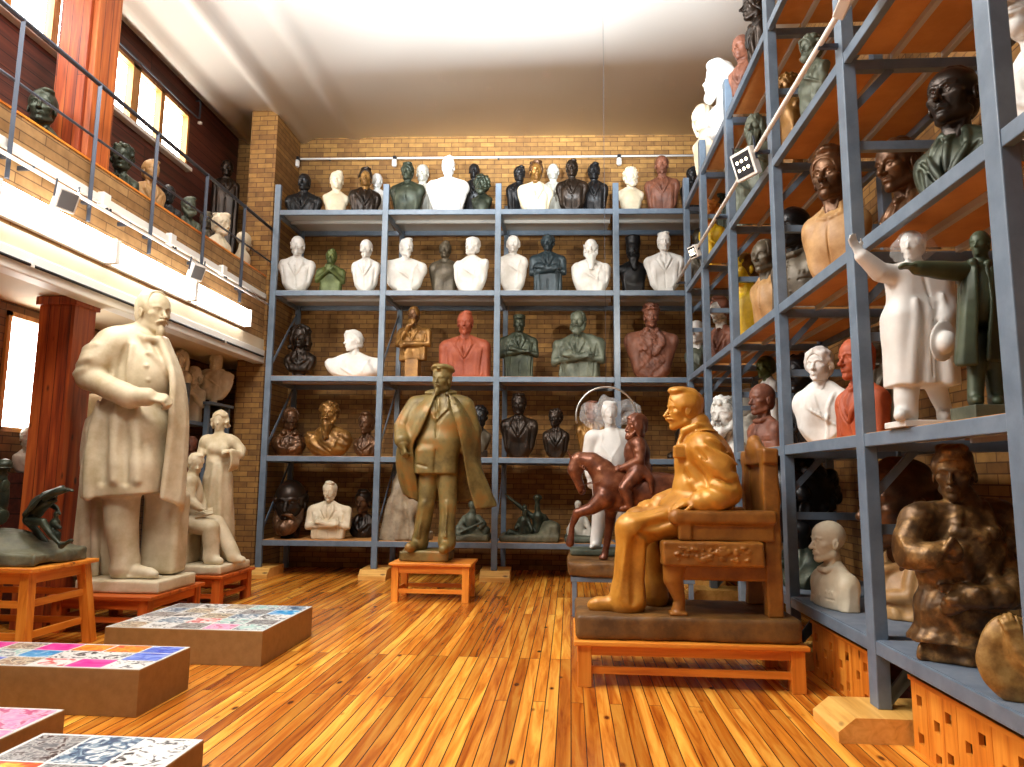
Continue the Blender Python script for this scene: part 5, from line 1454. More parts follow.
# ---- horse and rider on a steel table, a wrapped white statue behind them
t = thing('steel_table', 'blue-grey steel table with a brown stone slab under the horse', 'table', (.70, 8.62, 0))
for x in (-.66, .60):
    for y in (-.53, .50): MB().box((x - .025, y - .025, 0), (x + .025, y + .025, .42), .003).build('leg', BLUE, t)
MB().box((-.70, -.56, .37), (.64, .54, .42), .004).build('frame', BLUE, t)
rough_block('slab', SLABM, t, (-.73, -.59, .421), (.68, .58, .585), .018, .012, 12, .03, 8)
def horse():
    f = Fig(8.28, (620, 490)); m = f.m; zt = .586; h = .0115
    org = (.62, 8.28, zt); o = np.array(org)
    t = thing('equestrian_statue', 'red-brown bronze horse with raised foreleg carrying a rider', 'statue', org)
    lo, hi = bounds([f(562, 448), f(722, 562)], .03); lo[1] -= .26; hi[1] += .26
    c = Clay(lo, hi, h)
    # trunk
    c.ell(f(655, 492, 0), (34 * m, .17, 20 * m), .06); c.ell(f(620, 490, 0), (20 * m, .16, 22 * m), .06); c.ell(f(690, 490, 0), (20 * m, .17, 21 * m), .06)
    c.ell(f(606, 493, 0), (13 * m, .13, 17 * m), .05)
    # neck and head
    c.path([f(610, 484), f(602, 471), f(592, 462), f(580, 459)], [17 * m, 13 * m, 10 * m, 7.5 * m], .05)
    c.path([f(577, 460), f(574, 470), f(579, 483), f(582, 491)], [7.2 * m, 7.2 * m, 4.8 * m, 4.2 * m], .03)
    c.ell(f(578, 468), (7 * m, .045, 8 * m), .03)
    for dy in (-.04, .04):
        c.cap(f(571, 458, dy), f(567, 449, dy * 1.3), .02, .007, .012); c.ell(f(573.5, 469, dy * .9), (.015, .012, .015), .01)
        c.ell(f(581, 492, dy * .5), (.012, .012, .012), .008, mode='s')
    c.cap(f(581, 494, -.03), f(584, 489, -.03), .006, .006, .01, 's')
    # fore legs
    c.path([f(604, 498, -.09), f(592, 508, -.10), f(577, 513, -.10)], [11 * m, 6.5 * m, 4.6 * m], .03)
    c.path([f(577, 513, -.10), f(572, 526, -.10), f(571, 536, -.10)], [4.6 * m, 2.6 * m, 3.0 * m], .012); c.cap(f(571, 536, -.10), f(570, 543, -.10), 3.2 * m, 4.2 * m, .01)
    def down(pts, rr, u, dy):
        q = [f(a, b, dy) for a, b in pts]; end = q[-1]; end[2] = zt + .055
        c.path(q, rr, .025); c.cap(end, (end[0] - .02, end[1], zt + .012), 3.0 * m, 4.4 * m, .012)
    down([(612, 500), (611, 514), (609, 530), (605, 552)], [10.5 * m, 6 * m, 4.4 * m, 2.8 * m], 605, .09)
    down([(694, 500), (704, 518), (712, 530), (706, 552)], [14 * m, 7 * m, 4 * m, 2.8 * m], 706, -.09)
    down([(690, 500), (692, 520), (702, 532), (696, 552)], [14 * m, 7 * m, 4 * m, 2.8 * m], 696, .09)
    # muscle relief
    for a, b, r in (((606, 486), (604, 504), .02), ((616, 480), (612, 500), .018), ((600, 470), (612, 482), .016)): c.cap(f(*a, -.14), f(*b, -.13), r, r, .03)
    c.keep(lambda x, y, z: zt - z)
    c.ripple(.004, 9, 31)
    c.build('horse', HORSEM, t, o)
    c = Clay(*bounds([f(566, 446), f(626, 482)], .05), h)
    c.path([f(577, 455), f(590, 455), f(604, 462), f(616, 472)], [.028, .035, .038, .03], .02); c.path([f(576, 455), f(571, 462), f(572, 470)], [.022, .018, .01], .012)
    for i in range(14): c.cap(f(582 + i * 2.4, 456 + i * 1.0, -.03), f(580 + i * 2.2, 467 + i * 1.3, -.075), .016, .009, .008)
    c.build('mane', HORSEM, t, o)
    c = Clay(*bounds([f(706, 480), f(730, 540)], .06), h)
    c.path([f(708, 484), f(718, 492), f(722, 510), f(720, 532)], [.03, .045, .05, .02], .02); c.ripple(.01, (12, 12, 3), 4); c.build('tail', HORSEM, t, o)
    # rider
    lo, hi = bounds([f(606, 414), f(668, 516)], .05); lo[1] -= .24; hi[1] += .24
    c = Clay(lo, hi, h); H = 23 * m
    c.ell(f(637, 454), (13 * m, .125, 19 * m), .04); c.ell(f(638, 469), (14 * m, .14, 12 * m), .04); c.cap(f(638, 443, -.10), f(638, 443, .10), 7.5 * m, 7.5 * m, .04)
    for dy in (-1, 1):
        c.path([f(640, 445, dy * .13), f(640, 461, dy * .17), f(622, 468, dy * .10)], [6.2 * m, 5.4 * m, 3.6 * m], .02)
        c.path([f(638, 472, dy * .13), f(624, 488, dy * .20), f(630, 506, dy * .20)], [8.5 * m, 6.4 * m, 4.6 * m], .03); c.cap(f(630, 507, dy * .20), f(622, 509, dy * .20), 3.6 * m, 3.2 * m, .01)
        hand(c, f(622, 468, dy * .10), (-1, -.3 * dy, -.1), (0, dy, .6), H * .6, .9, -dy, k=.008)
    c.path([f(640, 466, -.15), f(650, 478, -.19), f(652, 492, -.19)], [.05, .05, .03], .03)
    for i in range(5): c.draw([(f(634, 446 + i * 5)[0], f(634, 446 + i * 5)[2]), (f(635, 446 + i * 5)[0], f(635, 447 + i * 5)[2])], .008, .006)
    c.ripple(.007, 9, 12)
    fr = add_head(c, f(633.5, 437, 0), H, -1.25, .0, neck=.25)
    c.build('rider', HORSEM, t, o)
    part_head('hair', hair, 'long', fr, h, HORSEM, t, o, 7); part_head('beard', beard, 'full', fr, h * .8, HORSEM, t, o, 7)
    m_ = MB()
    m_.tube([tuple(Vector(f(579, 486, -.06)) - Vector(org)), tuple(Vector(f(598, 482, -.15)) - Vector(org)), tuple(Vector(f(620, 469, -.12)) - Vector(org))], .005, 6)
    m_.tube([tuple(Vector(f(579, 486, .06)) - Vector(org)), tuple(Vector(f(598, 480, .12)) - Vector(org)), tuple(Vector(f(620, 469, .12)) - Vector(org))], .005, 6)
    m_.build('reins', HORSEM, t)
horse()
def suit_man(P, t, org, mat, h, hp, yaw, chin, sh, hips, legs, arms, coat_hem=None, seedv=1, depth=.13, hands=True, head_kw=None, foot_dir=(0, -1), zfloor=0, hr=None, lapel=True):
    """a standing man in jacket and trousers; all joints are world points"""
    pts = [chin] + list(sh) + list(hips) + [q for l in legs for q in l] + [q for a in arms for q in a]
    lo, hi = bounds(pts, hp * .9); lo[2] = zfloor - .02; hi[2] = max(hi[2], chin[2] + hp * 1.15)
    c = Clay(lo, hi, h); sh = [np.array(q) for q in sh]; hips = [np.array(q) for q in hips]
    ms, mh = (sh[0] + sh[1]) / 2, (hips[0] + hips[1]) / 2; W = np.linalg.norm(sh[1] - sh[0]) / 2
    Rz = rotm(yaw)
    c.cap(sh[0], sh[1], hp * .36, hp * .36, hp * .2); c.ell(ms * .62 + mh * .38, (W * 1.02, depth * 1.25, np.linalg.norm(ms - mh) * .56), hp * .2, Rz)
    c.ell(mh, (W * .95, depth * 1.2, hp * .85), hp * .2, Rz); c.cap(ms, np.array(chin) + (0, .02, hp * .1), hp * .25, hp * .23, hp * .15)
    for hip, l in zip(hips, legs):
        q = [hip] + [np.array(x) for x in l]
        c.path(q, [hp * .42, hp * .33, hp * .27][:len(q)], hp * .1)
        e = q[-1]; e = np.array((e[0], e[1], zfloor + hp * .17)); d = np.array((foot_dir[0], foot_dir[1], 0.0))
        c.cap(q[-1], e, hp * .27, hp * .26, hp * .05); c.cap(e + (0, 0, -hp * .02), e + d * hp * .62 + (0, 0, -hp * .05), hp * .19, hp * .13, hp * .08)
    for a, sg in zip(arms, (-1, 1)):
        q = [np.array(x) for x in a]; n = len(q)
        c.path(q, [hp * .33, hp * .28, hp * .21][:n] if n < 4 else [hp * .33, hp * .29, hp * .26, hp * .2], hp * .12)
        if hands:
            d = q[-1] - q[-2]; d = d / np.linalg.norm(d)
            hand(c, q[-1] + d * hp * .08, d, (0, -.6, .7), hp * .72, .45, sg, k=hp * .04)
    c.keep(lambda x, y, z: zfloor - z)
    c.ripple(hp * .03, (2.2 / hp, 2.2 / hp, 1.2 / hp), seedv)
    return c
def white_wrapped():
    f = Fig(8.86, (606, 480)); m = f.m; zb = .586; org = (.42, 8.86, zb); o = np.array(org)
    t = thing('statue', 'white statue of a man in a suit, its head wrapped in clear plastic', 'statue', org)
    rough_block('plinth', BGG, t, (-.42, -.19, 0), (.36, .20, .075), .014, .006, 4, .015)
    zf = zb + .075; hp = 22 * m; h = .0125
    c = suit_man(f, t, o, WHITEST, h, hp, 0, f(610, 425, -.05), [f(594, 437), f(630, 437)], [f(602, 482), f(620, 482)],
                 [[f(599, 515, -.03), f(596, 540, -.02)], [f(622, 515, -.02), f(624, 538, .03)]],
                 [[f(592, 439), f(588, 458, .03), f(590, 474, -.02)], [f(632, 439), f(637, 458, .03), f(635, 474, -.02)]], zfloor=zf, foot_dir=(-.35, -.94))
    for pts in (((603, 430), (601, 446), (610, 458)), ((617, 430), (620, 444), (611, 458)), ((611, 458), (610, 486))):
        q = [f(*a) for a in pts]; c.draw([(p[0], p[2]) for p in q], .012, .012)
    fr = add_head(c, f(610, 424.5, -.07), hp, .1, 0)
    c.build('figure', WHITEST, t, o); part_head('hair', hair, 'swept', fr, h, WHITEST, t, o, 5)
    c = Clay(f(570, 436, -.5), f(642, 392, .5), .018)
    c.ell(f(594, 414, .0), (15 * m, .17, 14 * m), .05); c.ell(f(612, 412, -.02), (15 * m, .19, 15 * m), .05); c.ell(f(627, 412, .02), (12 * m, .16, 13 * m), .05)
    c.ripple(.03, 9, 3); c.ripple(.012, 20, 7); c.build('plastic_bag', FILM, t, o, smooth=0)
white_wrapped()
# wire and hoop above it
t = thing('hanging_hoop', 'open metal hoop hanging from a thin wire above the wrapped white statue', 'hoop', tuple(at(606, 387, 8.45)))
r = 30 * _dep(at(606, 400, 8.45))
MB().tube([(r * math.cos(a), 0, -r + r * math.sin(a)) for a in [PI * 1.07 - i * PI * 1.22 / 40 for i in range(41)]], .011, 8).build('ring', plain('bright_steel', lin((190, 188, 180)), .3, .9), t)
MB().tube([(0, 0, 0), (0, 0, 7.48 - at(606, 387, 8.45).z)], .0022, 6).build('wire', STEEL, t)

# ---- the tall white man with a hand on his hip
wooden_table('red pine stand under the tall white statue on the left', -4.93, -3.97, 6.62, 7.60, .35, mat=RED_W, leg=.10)
def white_man():
    f = Fig(7.08, (130, 440)); m = f.m; org = (-4.42, 7.10, .351); o = np.array(org); h = .0125
    t = thing('statue', 'tall white statue of a man in a long coat, hand on hip', 'statue', org, 0, 'large statues on the floor stands')
    rough_block('plinth', WSTAT, t, (-.40, -.34, 0), (.46, .36, .125), .014, .004, 6, .015)
    zf = .351 + .125; H = 43 * m
    lo, hi = bounds([f(64, 284), f(192, 580)], .04); lo[1] -= .62; hi[1] += .45
    c = Clay(lo, hi, h)
    # trunk turned to the right of the picture, a full coat to the knees
    c.cap(f(121, 340, -.16), f(140, 338, .22), 15 * m, 14 * m, .10)
    c.ell(f(138, 372, .02), (31 * m, .32, 50 * m), .08); c.ell(f(152, 378, -.02), (20 * m, .26, 30 * m), .08)
    c.ell(f(130, 430, .0), (33 * m, .36, 45 * m), .10)
    c.box(f(131, 455, -.02), (.36, .36, .46), .24, .14)
    c.box(f(131, 488, -.03), (.36, .37, .40), .18, .10)
    zh = f(130, 496, -.3)[2]
    c.keep(lambda x, y, z: np.where(z < zh + .05, zh + .07 * (x - f(131, 480)[0]) - z, -1))
    # coat folds
    c.folds_begin()
    for a, b, r, r2, md in (((104, 408), (94, 494), .03, .06, 'u'), ((118, 404), (114, 495), .03, .07, 'u'), ((136, 402), (140, 496), .03, .06, 'u'), ((154, 404), (160, 496), .03, .05, 'u'), ((110, 412), (104, 495), .02, .04, 's'), ((127, 408), (128, 496), .025, .05, 's'), ((146, 412), (150, 496), .02, .04, 's')):
        c.fold(f(*a), f(*b), r, .05, md, 0.0, r2)
    for a, b in (((136, 352), (128, 400)), ((146, 350), (144, 396)), ((141, 350), (136, 398))): c.fold(f(*a), f(*b), .03, .06, 's' if a[0] == 141 else 'u')
    c.folds_end()
    # coat front edge and buttons
    c.draw([(f(152, 340)[0], f(152, 340)[2]), (f(168, 366)[0], f(168, 366)[2]), (f(174, 384)[0], f(174, 384)[2])], .03, k=.03)
    for u, v in ((160, 370), (161, 383), (160, 357)): q = f(u, v); c.draw([(q[0], q[2]), (q[0] + .004, q[2])], .026, k=.01)
    # far flap of the coat
    c.sheet([[f(160, 340, -.10), f(166, 341, .06), f(162, 341, .22)], [f(172, 372, -.14), f(180, 376, .10), f(172, 376, .30)], [f(172, 410, -.16), f(185, 412, .10), f(176, 412, .34)], [f(168, 455, -.16), f(184, 456, .08), f(174, 456, .34)], [f(163, 497, -.16), f(181, 504, .06), f(168, 506, .32)]], .035, .06)
    # near arm: shoulder, elbow behind, cuff, fist on the hip
    c.path([f(112, 344, -.24), f(96, 360, -.36), f(90, 377, -.36)], [16 * m, 14 * m, 11.5 * m], .07)
    c.path([f(90, 378, -.36), f(112, 389, -.44), f(130, 397, -.42)], [11.5 * m, 11.5 * m, 11.5 * m], .05)
    c.cap(f(132, 397, -.42), f(147, 397, -.40), 9 * m, 9 * m, .01)
    hand(c, f(150, 397, -.40), (1, .15, -.15), (.1, -.6, .8), H * .75, 1.15, -1, k=.012)
    for a, b in (((106, 372), (120, 366)), ((104, 380), (116, 376)), ((112, 356), (124, 352))): c.fold(f(*a), f(*b), .022, .05)
    # far arm hanging
    c.path([f(145, 345, .30), f(160, 385, .36), f(172, 425, .30)], [15 * m, 13 * m, 10 * m], .06)
    # legs
    c.path([f(122, 480, -.12), f(122, 525, -.16), f(126, 566, -.14)], [18 * m, 15 * m, 12.5 * m], .05)
    c.cap(f(126, 562, -.14), f(125, 567, -.14), 13.5 * m, 14.2 * m, .02)
    q = f(128, 574, -.14); q[2] = zf + .075; e = f(150, 575, -.20); e[2] = zf + .055; c.cap(q, e, .085, .062, .012); c.cap(e, e + (.06, -.01, -.005), .062, .045, .02); c.box((q + e) / 2 + (.03, 0, -.045), (.20, .07, .018), .01, .008)
    c.path([f(112, 480, .12), f(112, 525, .12), f(114, 568, .12)], [17 * m, 14 * m, 13 * m], .05)
    # the draped support that falls to the plinth behind the legs
    c.sheet([[f(84, 400, .20), f(92, 398, .30), f(130, 400, .36)], [f(76, 450, .14), f(84, 450, .30), f(130, 450, .38)], [f(70, 492, .08), f(84, 492, .28), f(130, 492, .36)]], .05, .06)
    c.box(f(87, 530, .10), (.17, .17, .52), .08, .06); c.box(f(165, 532, .18), (.20, .14, .42), .06, .05)
    for u in (76, 84, 96): c.cap(f(u, 486, -.06), f(u - 1, 574, -.08), .03, .035, .05)
    c.keep(lambda x, y, z: zf - .004 - z)
    c.ripple(.006, (3.2, 3.2, 1.2), 8)
    c.cap(f(141, 340, .02), f(150, 322, .02), 12.5 * m, 11.5 * m, .05)
    c.path([f(134, 334, -.12), f(146, 338, -.20), f(158, 340, -.12), f(160, 336, .05)], .035, .03)
    fr = add_head(c, f(155, 333, -.02), H, 1.12, .03, neck=.3, nose=1.1)
    c.build('figure', WSTAT, t, o)
    part_head('hair', hair, 'receding', fr, h, WSTAT, t, o, 3); part_head('beard', beard, 'goatee', fr, h * .8, WSTAT, t, o, 3)
white_man()

# ---- standing woman and seated boy with a book
wooden_table('red pine stand under the pair of cream figures', -4.92, -3.97, 8.02, 8.84, .36, mat=RED_W, leg=.10)
def pair():
    f = Fig(8.42, (205, 500)); m = f.m; org = (-4.42, 8.42, .361); o = np.array(org); h = .0135
    t = thing('statue_group', 'cream plaster group of a standing woman and a seated boy with book', 'statue', org, 0, 'large statues on the floor stands')
    rough_block('plinth', WSTAT, t, (-.48, -.40, 0), (.44, .40, .105), .016, .004, 2, .02)
    zf = .361 + .105
    # woman
    lo, hi = bounds([f(196, 406), f(248, 566)], .06); lo[1] -= .18; hi[1] += .62
    c = Clay(lo, hi, h); H = 20 * m; D = .22
    c.ell(f(219, 449, D), (12.5 * m, .13, 17 * m), .05); c.cap(f(210, 441, D), f(229, 441, D), 6.8 * m, 6.8 * m, .05)
    for u in (214, 223): c.ell(f(u, 449, D - .10), (5.5 * m, .07, 5.5 * m), .04)
    c.ell(f(218, 461, D), (11 * m, .12, 8 * m), .03)
    c.path([f(218, 464, D), f(218, 480, D), f(217, 520, D + .02), f(216, 560, D + .02)], [11.5 * m, 15 * m, 17 * m, 19 * m], .05)
    c.draw([(f(208, 462)[0], f(208, 462)[2]), (f(219, 465)[0], f(219, 465)[2]), (f(229, 462)[0], f(229, 462)[2])], .012, k=.012)
    c.draw([(f(219, 442)[0], f(219, 442)[2]), (f(219, 462)[0], f(219, 462)[2])], .008, k=.01, mode='s')
    for a, b in (((211, 466), (206, 540)), ((217, 468), (216, 545)), ((224, 467), (226, 540))): c.draw([(f(*a)[0], f(*a)[2]), (f(*b)[0], f(*b)[2])], .022, k=.04)
    c.path([f(207, 441, D), f(202, 450, D - .02), f(200, 458, D - .16)], [6.5 * m, 5 * m, 3.4 * m], .03); hand(c, f(200, 458, D - .18), (.2, -.6, -.5), (0, -.3, 1), H * .7, .5, -1, k=.008)
    c.path([f(231, 441, D), f(241, 450, D), f(240, 455, D - .05), f(231, 451, D - .18)], [6.5 * m, 5 * m, 4.4 * m, 3.2 * m], .03); hand(c, f(231, 451, D - .19), (-1, -.1, -.1), (0, -.6, .6), H * .7, .7, 1, k=.008)
    c.ell(f(206, 443, D), (6.5 * m, .09, 6.5 * m), .03); c.ell(f(233, 443, D), (6.5 * m, .09, 6.5 * m), .03)
    c.sheet([[f(231, 452, D - .20), f(238, 453, D - .10)], [f(231, 464, D - .20), f(238, 464, D - .08)], [f(229, 471, D - .16), f(236, 468, D - .06)]], .02, .03)
    c.cap(f(219, 438, D), f(219, 430, D), 4.6 * m, 4.4 * m, .02)
    c.keep(lambda x, y, z: zf - z); c.ripple(.007, (8, 8, 3), 3)
    fr = add_head(c, f(219, 430.5, D - .02), H, .2, .05, fem=True, neck=.2)
    c.build('woman', WSTAT, t, o); part_head('hair', hair, 'bob', fr, h, WSTAT, t, o, 5)
    # boy
    lo, hi = bounds([f(180, 448), f(252, 568)], .05); lo[1] -= .42; hi[1] += .32
    c = Clay(lo, hi, h); H = 21 * m; D = -.10
    c.ell(f(190, 496, D), (12 * m, .15, 20 * m), .05); c.cap(f(190, 482, D - .13), f(190, 482, D + .13), 7.5 * m, 7.5 * m, .05); c.ell(f(189, 518, D), (13 * m, .17, 12 * m), .04)
    c.box(f(182, 545, D + .05), (.17, .20, .30), .04, .03)
    c.path([f(190, 522, D - .09), f(211, 528, D - .12), f(211, 548, D - .12), f(211, 558, D - .12)], [10 * m, 8.2 * m, 7 * m, 7.2 * m], .03)
    c.path([f(190, 522, D + .09), f(216, 524, D + .10), f(228, 544, D + .08), f(233, 555, D + .06)], [10 * m, 8.4 * m, 7.2 * m, 7 * m], .03)
    for u, dy in ((212, -.12), (234, .06)):
        q = f(u, 560, D + dy); q[2] = zf + .05; c.cap(q, q + (.12, -.04, -.012), .058, .042, .03)
    c.path([f(189, 484, D - .14), f(190, 500, D - .20), f(200, 508, D - .20)], [6.8 * m, 5.6 * m, 3.8 * m], .03); hand(c, f(200, 508, D - .20), (1, -.1, -.2), (0, -.3, 1), H * .65, .6, -1, k=.008)
    c.path([f(192, 484, D + .14), f(200, 500, D + .16), f(203, 510, D + .05)], [6.6 * m, 5.4 * m, 3.8 * m], .03); hand(c, f(203, 510, D + .05), (.6, -.8, -.2), (0, 0, 1), H * .65, .6, 1, k=.008)
    c.keep(lambda x, y, z: zf - z); c.ripple(.007, (7, 7, 4), 14)
    c.cap(f(191, 484, D), f(193, 472, D), 5 * m, 4.8 * m, .03)
    fr = add_head(c, f(195, 475, D - .02), H, .75, .18, neck=.2)
    c.build('boy', WSTAT, t, o); part_head('hair', hair, 'short', fr, h * .8, WSTAT, t, o, 5)
    p = Vector(f(204, 513, D - .12)) - Vector(org)
    m_ = MB(); Mx = Matrix.Translation(p) @ Euler((.5, -.25, .4)).to_matrix().to_4x4(); m_.box((-.10, -.07, -.012), (.10, .07, .012), .004, Mx); m_.box((-.10, -.004, .010), (.10, .004, .016), 0, Mx); m_.build('book', WSTAT, t)
pair()

# ---- bronze fighters on a rock, on the tall pine stool at the left edge
def stool():
    t = thing('wooden_stool', 'tall pine stool with splayed legs at the left edge under bronze figures', 'stool', (-4.80, 5.93, 0))
    a, b, z = .50, .42, .735
    MB().box((-a, -b, z - .035), (a, b, z), .008).build('top', PINE_X, t)
    for sx in (-1, 1):
        for sy in (-1, 1): MB().beam((sx * (a - .02), sy * (b - .02), 0), (sx * (a - .09), sy * (b - .09), z - .035), .085, .085, up=(0, 1, 0), bev=.004).build('leg', PINE_Z, t)
    for sx in (-1, 1):
        MB().box((sx * (a - .09) - .014, -b + .12, z - .13), (sx * (a - .09) + .014, b - .12, z - .035)).build('apron', PINE_Y, t)
        for zz in (.17, .42): MB().box((sx * (a - .07) - .014, -b + .10, zz), (sx * (a - .07) + .014, b - .10, zz + .055)).build('rung', PINE_Y, t)
    for sy in (-1, 1):
        MB().box((-a + .12, sy * (b - .09) - .014, z - .13), (a - .12, sy * (b - .09) + .014, z - .035)).build('apron', PINE_X, t)
        for zz in (.17, .42): MB().box((-a + .10, sy * (b - .07) - .014, zz), (a - .10, sy * (b - .07) + .014, zz + .055)).build('rung', PINE_X, t)
stool()
def small_person(c, pel, chest, hd, H, yaw, legs, arms, rl=None, hat=None):
    """a small figure in the running clay: pelvis, chest, chin, limbs as point lists"""
    c.path([pel, chest], [H * .55, H * .62], H * .3)
    c.cap(chest, hd, H * .35, H * .28, H * .15)
    for l in legs: c.path(l, [H * .46, H * .36, H * .26, H * .22][:len(l)], H * .12)
    for a in arms: c.path(a, [H * .30, H * .25, H * .19, H * .14][:len(a)], H * .1)
    fr = add_head(c, hd, H, yaw, .1, neck=.1)
    if hat == 'helmet': c.frame(*[fr[0], fr[1], fr[2]]); c.ell((0, .06, .80), (.46, .52, .28), .02); c.ell((0, .04, .62), (.52, .58, .07), .05); c.frame()
    return fr
def fighters():
    f = Fig(5.92, (40, 520)); m = f.m; org = (-4.80, 5.92, .736); o = np.array(org); h = .0085
    t = thing('statue_group', 'dark bronze group of fighters on a rock at the left edge', 'statue', org)
    s = Clay((-.62, -.38, 0), (.50, .38, .40), .012)
    s.box((-.08, 0, .05), (.54, .33, .07), .03, .0); s.ell((-.20, 0, .12), (.42, .30, .14), .08); s.ell((.22, .05, .07), (.24, .22, .10), .06)
    s.ripple(.025, 5, 3); s.ripple(.008, 18, 4); s.keep(lambda x, y, z: -z); s.build('rock', ROCKM, t)
    lo, hi = bounds([f(-34, 446), f(80, 556)], .05); lo[1] -= .35; hi[1] += .35
    c = Clay(lo, hi, h); H = 10.5 * m
    small_person(c, f(30, 519, .02), f(45, 502, .0), f(55, 500, -.02), H, 1.3, [[f(30, 520, -.06), f(43, 522, -.10), f(52, 537, -.10), f(62, 546, -.10)], [f(28, 522, .08), f(36, 530, .10), f(47, 545, .08)]],
                 [[f(45, 499, -.07), f(56, 493, -.09), f(67, 490, -.08)], [f(46, 502, .07), f(56, 508, .08), f(60, 514, .04)]])
    hand(c, f(67, 490, -.08), (1, -.1, .1), (0, 0, 1), H * .8, .4, 1, k=.006)
    c.cap(f(61, 546, -.10), f(71, 541, -.12), .022, .013, .015)
    c.sheet([[f(27, 513, -.12), f(40, 499, -.12), f(52, 493, -.10), f(63, 489, -.07)], [f(24, 514, .0), f(38, 496, .0), f(52, 490, .0), f(63, 487, -.02)], [f(25, 516, .12), f(38, 500, .12), f(52, 494, .10), f(62, 490, .04)]], .012, .02)
    c.ripple(.006, 14, 5); c.build('crouching_fighter', BG, t, o)
    c = Clay(*bounds([f(44, 508, -.25), f(66, 545, .15)], .05), h)
    small_person(c, f(52, 530, -.02), f(55, 523, -.02), f(56, 519, -.03), 8 * m, .8, [[f(52, 531, -.04), f(58, 534, -.06), f(58, 541, -.06)]], [[f(55, 524, -.05), f(60, 528, -.07)]])
    c.build('child', BG, t, o)
    c = Clay(*bounds([f(-34, 446, -.3), f(24, 545, .3)], .05), h)
    small_person(c, f(-4, 512, .06), f(-2, 486, .04), f(2, 478, .0), 17 * m, .6, [[f(-8, 514, 0), f(8, 520, -.10), f(12, 536, -.06)], [f(0, 515, .12), f(-14, 530, .10)]],
                 [[f(6, 484, -.06), f(10, 498, -.12), f(14, 508, -.14)], [f(-12, 486, .10), f(-16, 502, .05), f(-4, 510, -.06)]], hat='helmet')
    c.cap(f(-20, 520, -.14), f(16, 509, -.16), .02, .014, .01)
    c.ripple(.006, 14, 8); c.build('kneeling_fighter', BG, t, o)
fighters()
lb(27, 426, 22, 24, 7.12, 1.50, PG, 'grey-white bust in the dark behind the lower timber column', yaw=.6, hr='short', kind='gown')
MB().box((-5.88, 6.94, 0), (-5.52, 7.32, 1.499)).build('pedestal', DARKWOOD)['label'] = 'dark wooden pedestal behind the lower timber column'
bpy.data.objects['pedestal']['category'] = 'pedestal'

